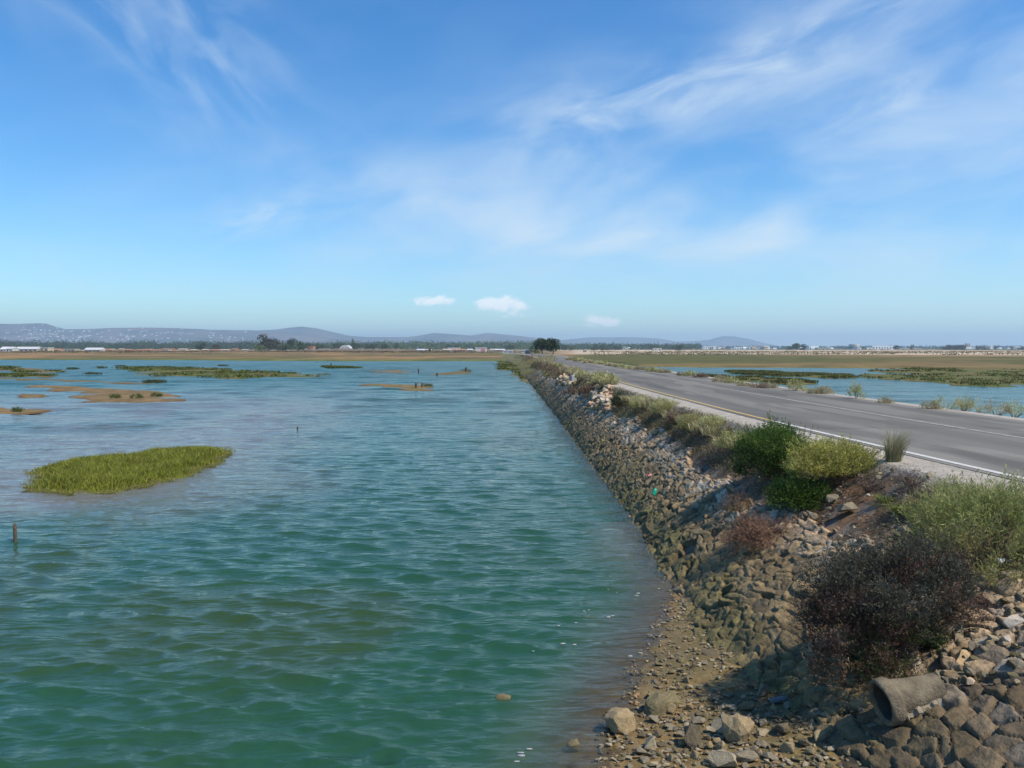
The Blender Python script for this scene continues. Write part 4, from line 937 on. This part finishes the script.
p = at_y(483.5, 350.3, 595.6); bm = bmesh.new(); bm_box(bm, (0, 0, 0), (2.8, .3, 1.6)); o = bm_obj('pink_panel', bm, M_pink); o.parent = [q for q in COL.objects if q.name == 'white_store'][0]; o.location = (1.9, -4.15, 1.6)
bpx('long_white_shed', 452+2, 349.6, 900, 12, 1.6, M_pwhite, M_rwhite, 'thin white shed behind the low houses near the road end', 'flat', wins=0)
bpx('long_white_shed', 508, 352.6, 480, 10, 1.4, M_pwhite, M_rgrey, 'low white shed in front of the big roadside tree', 'flat', wins=2)
bpx('gate_house', 525, 352.4, 470, 7, 1.6, M_pwhite, M_rgrey, 'small white gate house left of the big roadside tree', 'flat', wins=2)
bpx('pump_house', 585, 352.6, 560, 2.5, 2.2, M_pcream, M_rwhite, 'tiny cream pump house on the salt pans right of the big tree', 'flat', wins=1)
bpx('pump_house', 657, 350.8, 800, 8, 2.2, M_pwhite, M_rwhite, 'white pump house on the salt pans below the far town', 'flat', wins=2)
# far white town: individuals
rg = random.Random(28)
for k in range(64):
    px = rg.choice([rg.uniform(622, 640), rg.uniform(668, 700), rg.uniform(690, 765), rg.uniform(700, 765), rg.uniform(750, 775), rg.uniform(800, 832)])
    D = rg.uniform(1700, 2400)
    bpx('town_house', px, 350.0-rg.uniform(0, .8), D, rg.uniform(2, 6), rg.uniform(1.2, 2.8), rg.choice([M_town, M_town, M_pcream]), rg.choice([M_town, M_pcream, M_rtile]), 'tiny white house in the far town right of the road', rg.choice(['flat', 'gable']), 0, group='white houses of the far town', roof_h=1.5, dep=12)
bpx('white_block', 708, 350, 1900, 12, 3.6, M_town, M_town, 'widest white block in the middle of the far town', 'flat', wins=5, dep=14)
bpx('white_block', 741, 350.2, 1800, 16, 3.0, M_town, M_town, 'long white block at the right end of the far town', 'flat', wins=6, dep=14)
bpx('apartment_block', 813, 350, 2000, 10, 4.2, M_town, M_town, 'tall white apartment block left of the control tower', 'flat', wins=4, dep=14)
bpx('terminal', 881, 350.4, 1500, 22, 4.6, M_town, M_town, 'long white terminal building right of the control tower', 'flat', wins=8, dep=20)
bpx('terminal_wing', 862, 350.6, 1450, 14, 3.0, M_town, M_rgrey, 'lower white wing beside the control tower', 'flat', wins=4, dep=20)
bpx('terminal_wing', 822, 350.6, 1500, 12, 2.6, M_pcream, M_town, 'cream low building left of the control tower', 'flat', wins=3, dep=14)
bpx('hangar', 908, 350.6, 1450, 22, 2.2, M_pcream, M_town, 'low cream hangar at the right end of the airport', 'flat', wins=3, dep=20)
for k, px in enumerate([962, 968, 975, 983, 990, 999, 1008, 1016, 1022, 955]):
    bpx('suburb_block', px, 350, 2300, rg.uniform(3, 7), rg.uniform(2, 4.6), M_town, M_town, 'tiny white block behind the trees at the far right', 'flat', 0, group='white blocks at the far right', dep=14)
bpx('far_tower', 967.5, 348, 2500, 4, 4.5, M_pcream, M_rgrey, 'small square tower above the trees at the far right', 'flat', wins=2, dep=8)
# control / water tower
p = at_y(854, 350.5, 1500); root = empty('control_tower', p, 'round grey control tower wider at the top standing over the airport', 'tower')
bm = bmesh.new(); bm_tube(bm, [(0, 0, -1), (0, 0, 5)], [8.2, 8.2], 24); bm_obj('tower_base', bm, M_pgrey, root)
bm = bmesh.new(); bm_tube(bm, [(0, 0, 5), (0, 0, 6.6)], [7.4, 7.4], 24); bm_obj('window_band', bm, M_glass, root)
bm = bmesh.new(); bm_tube(bm, [(0, 0, 6.6), (0, 0, 11)], [9.8, 9.8], 24); bm_obj('tower_drum', bm, colmat('tower_cream', (.5, .48, .44), .85, .3, .1, 0), root)
bm = bmesh.new(); bm_tube(bm, [(0, 0, 11), (0, 0, 11.8)], [8.6, 8.2], 24); bm_obj('tower_cap', bm, M_pgrey, root)
# houses on the left hills
rg = random.Random(38); hm = []
for i in range(4):
    bm = bmesh.new(); bm_box(bm, (0, 0, 1), (1, 1, 9)); bm_box(bm, (.05*i, 0, 5.9), (1.06, 1.06, .8))
    me = bpy.data.meshes.new('hill_house'); bm.to_mesh(me); bm.free(); me.materials.append([M_town, M_town, M_pwhite, M_town][i]); hm.append(me)
for k in range(190):
    if rg.random() < .45: px = min(200, max(-10, rg.gauss(60, 22)))
    else: px = rg.uniform(-30, 250)
    t = min(.93, max(.25, rg.gauss(.5, .17))); x, y, z = HL(px, t); s = rg.uniform(6, 14)*(2.0 if rg.random() < .12 else 1)
    o = bpy.data.objects.new('hill_house', rg.choice(hm)); COL.objects.link(o); o.location = (x, y, z); o.scale = (s, 12, rg.uniform(.7, 1.2)); o.rotation_euler = (0, 0, rg.uniform(-.3, .3))
    tag(o, 'white speck of a house on the hazy left hillside', 'house', 'white houses on the left hillside')

# ------------------------------------------------------------ trees
def tree_parts(seed, H, Wd, pal_, nl=900, lsz=.5, kind='round', trunk_h=.3):
    rng = np.random.default_rng(seed); lob = []
    nlb = 13 if kind == 'round' else 6
    for k in range(nlb):
        if kind == 'tall': z = H*(.2+.75*k/nlb); r = Wd*.5*(1-.75*k/nlb); c_ = (rng.normal(0, Wd*.03), rng.normal(0, Wd*.03), z, r, r, H*.16)
        else:
            a = rng.uniform(0, 6.28); q = rng.uniform(.0, .30)*Wd; z = H*rng.uniform(.14, .80); r = Wd*rng.uniform(.18, .30)
            c_ = (q*math.cos(a)*1.2, q*math.sin(a), z, r, r, r*.72*H/Wd if H < Wd else r*.85)
        lob.append(c_)
    Vs = []; Qs = []; Cs = []; off = 0
    for l in lob:
        n = nl//len(lob); d = sph(n, rng, -.8); rad = rng.uniform(.35, 1, n)**.45; bump = .7+.6*fbm(d[:, 0]*2.5+seed, d[:, 1]*2.5+d[:, 2]*3, 3, seed)
        P = np.array(l[:3])+d*np.array(l[3:6])*(rad*bump)[:, None]
        cl = fbm(P[:, 0]*3/Wd*3+seed, P[:, 2]*3/Wd*3+P[:, 1], 3, seed); c_ = lerp(np.array(pal_[0]), np.array(pal_[1]), sstep(.35, .65, cl)[:, None])*rng.uniform(.7, 1.3, (n, 1))
        v, q, cc = leaves(P, rng.normal(0, 1, (n, 3))+np.array([0, 0, .4]), lsz*rng.uniform(.6, 1.4, n), lsz*.7, c_, rng); Vs.append(v); Qs.append(q+off); Cs.append(cc); off += len(v)
    crown = (np.concatenate(Vs), np.concatenate(Qs), np.concatenate(Cs))
    return crown, lob
def tree(name, loc, H, Wd, pal_, label, nl=900, lsz=.5, kind='round', group=None, seed=0):
    root = empty(name, loc, label, 'tree', group); (V, Q, Cc), lob = tree_parts(seed, H, Wd, pal_, nl, lsz, kind)
    mesh_np('crown', V, Q, M_leaf_far, Cc, parent=root); bm = bmesh.new()
    bm_tube(bm, [(0, 0, -1), (.05*Wd*.3, 0, H*.3), (0, 0, H*.7)], [H*.035, H*.026, H*.012], 8)
    for l in lob[:6]: bm_tube(bm, [(0, 0, H*.25), (l[0]*.5, l[1]*.5, (H*.3+l[2])*.5), (l[0], l[1], l[2])], [H*.018, H*.012, H*.005], 5)
    bm_obj('trunk', bm, M_bark, root); return root
dk_t = ((.022, .040, .012), (.05, .075, .022)); md_t = ((.035, .065, .02), (.075, .12, .035)); gy_t = ((.05, .055, .03), (.09, .09, .05)); lg_t = ((.07, .10, .025), (.13, .17, .05))
p = at_y(542, 354.2, 300); tree('roadside_tree', p, 7.2, 8.2, dk_t, 'larger left crown of the dark tree pair at the far end of the road', 4200, .36, seed=1)
p = at_y(553, 354.0, 305); tree('roadside_tree', p, 6.6, 6.4, dk_t, 'smaller right crown of the dark tree pair at the far end of the road', 3400, .36, seed=2)
p = at_y(535, 354.4, 290); tree('yellow_green_tree', p, 1.9, 3.6, lg_t, 'low pale green tree left of the dark tree pair', 700, .22, seed=3)
def tpx(px, D, Hpx, Wpx, pal_, label, name='tree', kind='round', group=None, seed=0, nl=500, base=350.8):
    p = at_y(px, base, D); s = D/F; tree(name, p, Hpx*s, Wpx*s, pal_, label, nl, .045*Wpx*s+.35, kind, group, seed)
tpx(265, 760, 20, 22, gy_t, 'tallest grey green tree at the left of the far tree clump', seed=11, nl=1500, name='tall_tree', base=352)
tpx(277, 770, 15, 16, gy_t, 'grey green tree right of the tallest far tree', seed=12, nl=900, base=352)
tpx(260, 740, 7, 14, lg_t, 'low yellow green round tree under the tallest far tree', seed=13, nl=700, base=352)
tpx(292, 780, 13, 13, dk_t, 'dark round tree in the middle of the far tree clump', seed=14, nl=800)
tpx(302, 780, 11, 14, md_t, 'mid green tree right of the dark round tree in the clump', seed=15, nl=700)
tpx(285, 760, 7, 12, md_t, 'lower green tree in front of the far clump', seed=16, nl=700, base=351.6)
tpx(353, 900, 13, 5, dk_t, 'narrow pointed cypress just right of the white arched hall', 'cypress', 'tall', seed=17, nl=500)
tpx(201, 850, 9, 13, dk_t, 'dark rounded tree above the row of tiny houses at the far left', seed=18, nl=700)
tpx(217, 840, 7, 12, gy_t, 'brownish green tree right of the dark rounded far left tree', seed=19, nl=600)
tpx(430, 680, 4, 4, dk_t, 'small dark tree in front of the pale wall stretch', seed=20, nl=300, base=352)
tpx(796, 1150, 9, 13, md_t, 'green round tree left of the apartment block', seed=21, nl=900, base=351.5)
tpx(803, 1150, 8, 10, dk_t, 'darker green tree between the round tree and the apartment block', seed=22, nl=700, base=351.5)
tpx(789, 1200, 6, 10, md_t, 'low green tree at the left of the round tree pair below the far town', seed=23, nl=500, base=351.5)
tpx(864, 1250, 4.5, 8, md_t, 'small green tree below the control tower', seed=24, nl=400, base=351.2)
tpx(912, 1350, 7, 5, dk_t, 'dark tree standing above the tan earth bank', seed=25, nl=400, base=350.5)
tpx(896, 1350, 6, 9, dk_t, 'dark tree in front of the right end of the terminal', seed=26, nl=400, base=350.2)
tpx(658, 1500, 10, 3.2, dk_t, 'thin dark cypress in the middle of the far town', 'cypress', 'tall', seed=27, nl=300, base=350)
tpx(596, 1100, 8, 4, md_t, 'pointed green tree right of the roadside tree pair', 'cypress', 'tall', seed=28, nl=300)
rg = random.Random(48)
for k in range(46):
    px = rg.choice([rg.uniform(300, 345), rg.uniform(350, 400), rg.uniform(355, 395), rg.uniform(556, 680), rg.uniform(556, 640), rg.uniform(395, 540)])
    pal_ = dk_t if px < 400 else rg.choice([md_t, lg_t, dk_t])
    tpx(px, rg.uniform(950, 1250), rg.uniform(6, 9) if px < 400 else rg.uniform(5, 7.5), rg.uniform(7, 13), pal_, 'green tree in the belt of trees behind the far shore', seed=300+k, nl=320, group='trees of the belt behind the far shore')
for k in range(30):
    px = rg.choice([rg.uniform(938, 962), rg.uniform(950, 1035), rg.uniform(935, 1040)])
    tpx(px, rg.uniform(1250, 1500), rg.uniform(3.2, 7) if px > 962 else rg.uniform(5, 7.5), rg.uniform(6, 11), rg.choice([dk_t, gy_t]), 'dark tree in the row at the far right horizon', seed=400+k, nl=280, group='trees in the row at the far right')
# far-off woods as masses of foliage
def wood(name, x0, x1, D0, D1, hp, pal_, n, label, seed):
    rng = np.random.default_rng(seed); px = rng.uniform(x0, x1, n); D = rng.uniform(D0, D1, n)
    X = (px-512)/F*D; Hh = hp/F*D*(.5+.8*fbm(px*.08, D*.004, 4, seed)); per = 26
    P = np.repeat(np.stack([X, D, 0*X+.5], 1), per, 0); d = sph(n*per, rng, -.2); rr_ = np.repeat(Hh*.55*rng.uniform(.7, 1.3, n), per)
    P = P+d*np.stack([rr_*1.3, rr_, rr_*.95], 1)*(.6+.4*rng.uniform(0, 1, n*per)[:, None]); P[:, 2] += np.repeat(Hh*.5, per)*rng.uniform(-.1, 1, n*per)
    tint = np.repeat(rng.uniform(0, 1, n), per)[:, None]; c_ = lerp(np.array(pal_[0]), np.array(pal_[1]), tint)*rng.uniform(.75, 1.25, (n*per, 1))
    v, q, cc = leaves(P, rng.normal(0, 1, (n*per, 3)), D.repeat(per)*.0016*rng.uniform(.7, 1.4, n*per), D.repeat(per)*.0013, c_, rng)
    tag(mesh_np(name, v, q, M_leaf_far, cc), label, 'wood', kind='stuff')
wood('far_wood', -120, 262, 1500, 2300, 9.0, ((.035, .06, .02), (.06, .085, .03)), 1500, 'continuous green wood below the left hills', 500)
wood('far_wood', 255, 560, 1500, 2300, 8.6, ((.05, .085, .025), (.10, .14, .04)), 1100, 'lighter green wood behind the pale wall and the road end', 501)
wood('far_wood', 555, 700, 1600, 2300, 6.5, ((.035, .065, .02), (.08, .12, .035)), 520, 'green wood right of the big roadside trees', 502)
wood('far_wood', 690, 1100, 2600, 3600, 3.0, ((.035, .055, .02), (.06, .085, .03)), 500, 'thin line of dark wood on the right horizon', 503)
# low scrub on the shore strip
def scrub(name, x0, x1, D0, D1, h, n, cA, cB, label, seed):
    rng = np.random.default_rng(seed); px = rng.uniform(x0, x1, n); D = rng.uniform(D0, D1, n); X = (px-512)/F*D
    kp = fbm(X*.02, D*.03, 3, seed) > .46; X, D = X[kp], D[kp]; per = 9
    P = np.repeat(np.stack([X, D, ground_z(X, D)], 1), per, 0)+rng.normal(0, 1, (len(X)*per, 3))*np.array([1.6, 1.0, .0]); P[:, 2] += np.abs(rng.normal(0, h*.4, len(P)))
    V, q, cc = leaves(P, rng.normal(0, 1, (len(P), 3))+np.array([0, 0, .8]), h*rng.uniform(.6, 1.2, len(P)), h*.7, lerp(np.array(cA), np.array(cB), rng.uniform(0, 1, (len(P), 1))), rng)
    tag(mesh_np(name, V, q, M_leaf_far, cc), label, 'scrub', kind='stuff')
scrub('shore_scrub', -100, 530, 480, 680, .8, 2600, (.09, .08, .035), (.20, .14, .08), 'brown scrub on the far left shore', 520)
scrub('shore_scrub', 590, 1100, 330, 700, .6, 2400, (.10, .10, .04), (.20, .16, .08), 'low brown scrub on the marsh right of the road', 521)

# ------------------------------------------------------------ parked car near road end
p = at_y(527.5, 354.6, 245.); root = empty('parked_car', (p[0], p[1], p[2]), 'tiny dark car at the far end of the road', 'car')
bm = bmesh.new()
prof_c = [(-.82, .25), (.82, .25), (.86, .6), (.80, .85), (.62, 1.38), (-.62, 1.38), (-.80, .85), (-.86, .6)]
for yv, sc in ((-2.0, .9), (-1.6, 1.0), (1.2, 1.0), (2.0, .88)):
    pass
R4 = []
for yv, zs in ((-2.05, .62), (-1.75, .98), (-1.0, 1.0), (.4, 1.0), (1.1, .70), (2.0, .55)):
    R4.append([bm.verts.new((x_, yv, .25+(z_-.25)*zs)) for x_, z_ in prof_c])
for i in range(5):
    for k in range(8): bm.faces.new((R4[i][k], R4[i][(k+1) % 8], R4[i+1][(k+1) % 8], R4[i+1][k]))
bm.faces.new(R4[0][::-1]); bm.faces.new(R4[-1]); bmesh.ops.recalc_face_normals(bm, faces=bm.faces); bm_obj('car_body', bm, M_carbody, root)
bm = bmesh.new(); bm_box(bm, (0, -1.93, 1.02), (1.2, .12, .34)); bm_obj('rear_window', bm, M_glass, root)
for sx in (-.74, .74):
    for sy in (-1.3, 1.3):
        bm = bmesh.new(); bm_tube(bm, [(sx-.1, sy, .32), (sx+.1, sy, .32)], [.32, .32], 14); bm_obj('wheel', bm, M_rubber, root)

# ------------------------------------------------------------ haze
bm = bmesh.new(); bm_box(bm, (0, 6000, 134), (36000, 20000, 272)); 
mh = bpy.data.materials.new('haze'); mh.use_nodes = True; nt = mh.node_tree; nt.nodes.clear()
out = N(nt, 'ShaderNodeOutputMaterial'); pv = N(nt, 'ShaderNodeVolumePrincipled'); pv.inputs['Color'].default_value = (.60, .78, 1, 1); pv.inputs['Density'].default_value = 1.3e-4; pv.inputs['Anisotropy'].default_value = .25
nt.links.new(pv.outputs[0], out.inputs['Volume'])
tag(bm_obj('haze', bm, mh), 'pale blue haze over the lagoon', 'haze', kind='stuff')

# ------------------------------------------------------------ light
SUN = Vector((1.0, -.52, 1.5)).normalized()
el = math.asin(SUN.z)
sd = bpy.data.lights.new('sun', 'SUN'); sd.energy = 5.0; sd.angle = R(.5); sd.color = (1, .91, .78)
so = bpy.data.objects.new('sun', sd); COL.objects.link(so); so.rotation_euler = SUN.to_track_quat('Z', 'Y').to_euler()
w = bpy.data.worlds.new('World'); scn.world = w; w.use_nodes = True; nt = w.node_tree; L = nt.links.new
bg = nt.nodes['Background']; bg.inputs['Strength'].default_value = .105
sky = nt.nodes.new('ShaderNodeTexSky'); sky.sky_type = 'NISHITA'; sky.sun_disc = False; sky.sun_elevation = el; sky.sun_rotation = math.atan2(SUN.x, SUN.y)
sky.air_density = 1.0; sky.dust_density = .3; sky.ozone_density = 3.0
tc = N(nt, 'ShaderNodeTexCoord'); sx = N(nt, 'ShaderNodeSeparateXYZ'); L(tc.outputs['Generated'], sx.inputs[0])
def Mth(op, a, b=None, c=None, clamp=False):
    n = nt.nodes.new('ShaderNodeMath'); n.operation = op; n.use_clamp = clamp
    for i, v in enumerate((a, b, c)):
        if v is None: continue
        if isinstance(v, (int, float)): n.inputs[i].default_value = v
        else: L(v, n.inputs[i])
    return n.outputs[0]
azn = Mth('ARCTAN2', sx.outputs[0], sx.outputs[1]); eln = Mth('ARCSINE', sx.outputs[2])
ux_ = Mth('MULTIPLY', azn, 8.0); uy_ = Mth('MULTIPLY', eln, 8.0)      # one unit = about 100 px
cx = N(nt, 'ShaderNodeCombineXYZ'); L(ux_, cx.inputs[0]); L(uy_, cx.inputs[1])
def noise_(scale, rot, sy, det=6, rough=.6, dist=.6, sx_=1.0):
    m = N(nt, 'ShaderNodeMapping'); m.inputs['Rotation'].default_value = (0, 0, R(rot)); m.inputs['Scale'].default_value = (sx_, sy, 1)
    r_ = N(nt, 'ShaderNodeVectorRotate'); r_.rotation_type = 'Z_AXIS'; r_.inputs['Angle'].default_value = R(-rot); L(cx.outputs[0], r_.inputs['Vector'])
    m.inputs['Rotation'].default_value = (0, 0, 0); L(r_.outputs[0], m.inputs[0])
    n = N(nt, 'ShaderNodeTexNoise', Scale=scale, Detail=float(det), Roughness=rough, Distortion=dist); L(m.outputs[0], n.inputs['Vector']); return n.outputs['Fac']
def blob(px, py, rx, ry, rot, gain):
    """soft elliptical patch of the sky round one direction"""
    c = ((px-512)/100., (HOR-py)/100.)
    s = N(nt, 'ShaderNodeVectorMath', operation='SUBTRACT'); L(cx.outputs[0], s.inputs[0]); s.inputs[1].default_value = (c[0], c[1], 0)
    r_ = N(nt, 'ShaderNodeVectorRotate'); r_.rotation_type = 'Z_AXIS'; r_.inputs['Angle'].default_value = R(-rot); L(s.outputs[0], r_.inputs['Vector'])
    m = N(nt, 'ShaderNodeVectorMath', operation='MULTIPLY'); L(r_.outputs[0], m.inputs[0]); m.inputs[1].default_value = (100./rx, 100./ry, 0)
    l = N(nt, 'ShaderNodeVectorMath', operation='LENGTH'); L(m.outputs[0], l.inputs[0])
    g = Mth('POWER', 2.71828, Mth('MULTIPLY', Mth('MULTIPLY', l.outputs['Value'], l.outputs['Value']), -1.0))
    return Mth('MULTIPLY', g, gain)
def addall(l):
    a = l[0]
    for b_ in l[1:]: a = Mth('ADD', a, b_)
    return a
def mrange(v, a, b_, lo=0., hi=1.):
    n = N(nt, 'ShaderNodeMapRange'); n.interpolation_type = 'SMOOTHSTEP'; L(v, n.inputs['Value']); n.inputs['From Min'].default_value = a; n.inputs['From Max'].default_value = b_; n.inputs['To Min'].default_value = lo; n.inputs['To Max'].default_value = hi; return n.outputs[0]
st1 = mrange(noise_(.9, 13, 3.0, 7, .55, .6), .34, .72); st2 = mrange(noise_(.45, 7, 2.4, 6, .5, .4), .30, .70); st3 = mrange(noise_(1.0, -38, 2.2, 6, .5, .7), .38, .74)
patch1 = addall([blob(262, 226, 55, 17, 14, 1.1), blob(350, 212, 110, 22, 6, .45), blob(690, 106, 190, 26, 13, .8), blob(590, 138, 90, 16, 25, .5), blob(590, 105, 70, 18, 10, .4), blob(880, 130, 150, 20, 14, .7), blob(560, 150, 90, 40, -5, .25), blob(900, 70, 160, 40, 20, .3), blob(640, 250, 150, 28, 2, .35), blob(960, 270, 130, 26, -4, .35), blob(790, 60, 130, 25, 22, .35)])
patch2 = addall([blob(760, 240, 360, 75, 4, .95), blob(380, 205, 300, 60, 8, .5), blob(860, 180, 240, 55, 10, .8), blob(540, 235, 220, 50, 3, .65), blob(700, 100, 260, 60, 14, .5)])
patch3 = addall([blob(190, 60, 120, 55, -35, .55), blob(120, 290, 60, 12, -32, .6), blob(60, 20, 90, 45, -30, .35), blob(230, 110, 50, 60, -60, .3)])
cir = addall([Mth('MULTIPLY', st1, patch1), Mth('MULTIPLY', st2, patch2), Mth('MULTIPLY', st3, patch3), Mth('MULTIPLY', Mth('MULTIPLY', st1, st2), .10)])
cun = noise_(9.0, 0, 1.5, 6, .62, .5)
cum = addall([blob(426, 302, 13, 5.5, 0, .9), blob(442, 301, 14, 6, 0, 1.0), blob(485, 305, 15, 7, 0, 1.0), blob(503, 303, 15, 8.5, 0, 1.1), blob(520, 307, 14, 6.5, 0, .9), blob(512, 316, 36, 3.5, 0, .5), blob(593, 321, 13, 6.5, 0, 1.25), blob(612, 323, 10, 5, 0, 1.1)])
cumf = mrange(Mth('ADD', cum, Mth('MULTIPLY', Mth('SUBTRACT', cun, .5), 2.6)), .36, 1.25)
cumf = Mth('MULTIPLY', cumf, mrange(cum, .15, .5))
mix1 = nt.nodes.new('ShaderNodeMix'); mix1.data_type = 'RGBA'; L(Mth('MULTIPLY', cir, .50, clamp=True), mix1.inputs[0]); hs = N(nt, 'ShaderNodeHueSaturation'); hs.inputs['Saturation'].default_value = 1.30; hs.inputs['Value'].default_value = 1.38; L(sky.outputs[0], hs.inputs['Color']); tint = N(nt, 'ShaderNodeVectorMath', operation='MULTIPLY'); tint.inputs[1].default_value = (.76, .98, 1.07); L(hs.outputs[0], tint.inputs[0]); L(tint.outputs[0], mix1.inputs[6]); mix1.inputs[7].default_value = (6.6, 7.7, 8.5, 1)
mix2 = nt.nodes.new('ShaderNodeMix'); mix2.data_type = 'RGBA'; L(Mth('MULTIPLY', cumf, .85, clamp=True), mix2.inputs[0]); L(mix1.outputs[2], mix2.inputs[6]); mix2.inputs[7].default_value = (10.2, 10.5, 10.6, 1)
L(mix2.outputs[2], bg.inputs['Color'])

# ------------------------------------------------------------ camera
cd = bpy.data.cameras.new('camera'); cd.sensor_width = 36; cd.lens = 36*F/1024; cd.clip_end = 40000; cd.clip_start = .1
co = bpy.data.objects.new('camera', cd); COL.objects.link(co); co.location = (0, 0, CAMZ); co.rotation_euler = (math.pi/2-PITCH, 0, 0); scn.camera = co
scn.render.resolution_x = 1024; scn.render.resolution_y = 768
vs = scn.view_settings; vs.view_transform = 'Standard'; vs.look = 'None'; vs.exposure = .14; vs.gamma = 1
scn.cycles.volume_bounces = 1; scn.cycles.transparent_max_bounces = 12
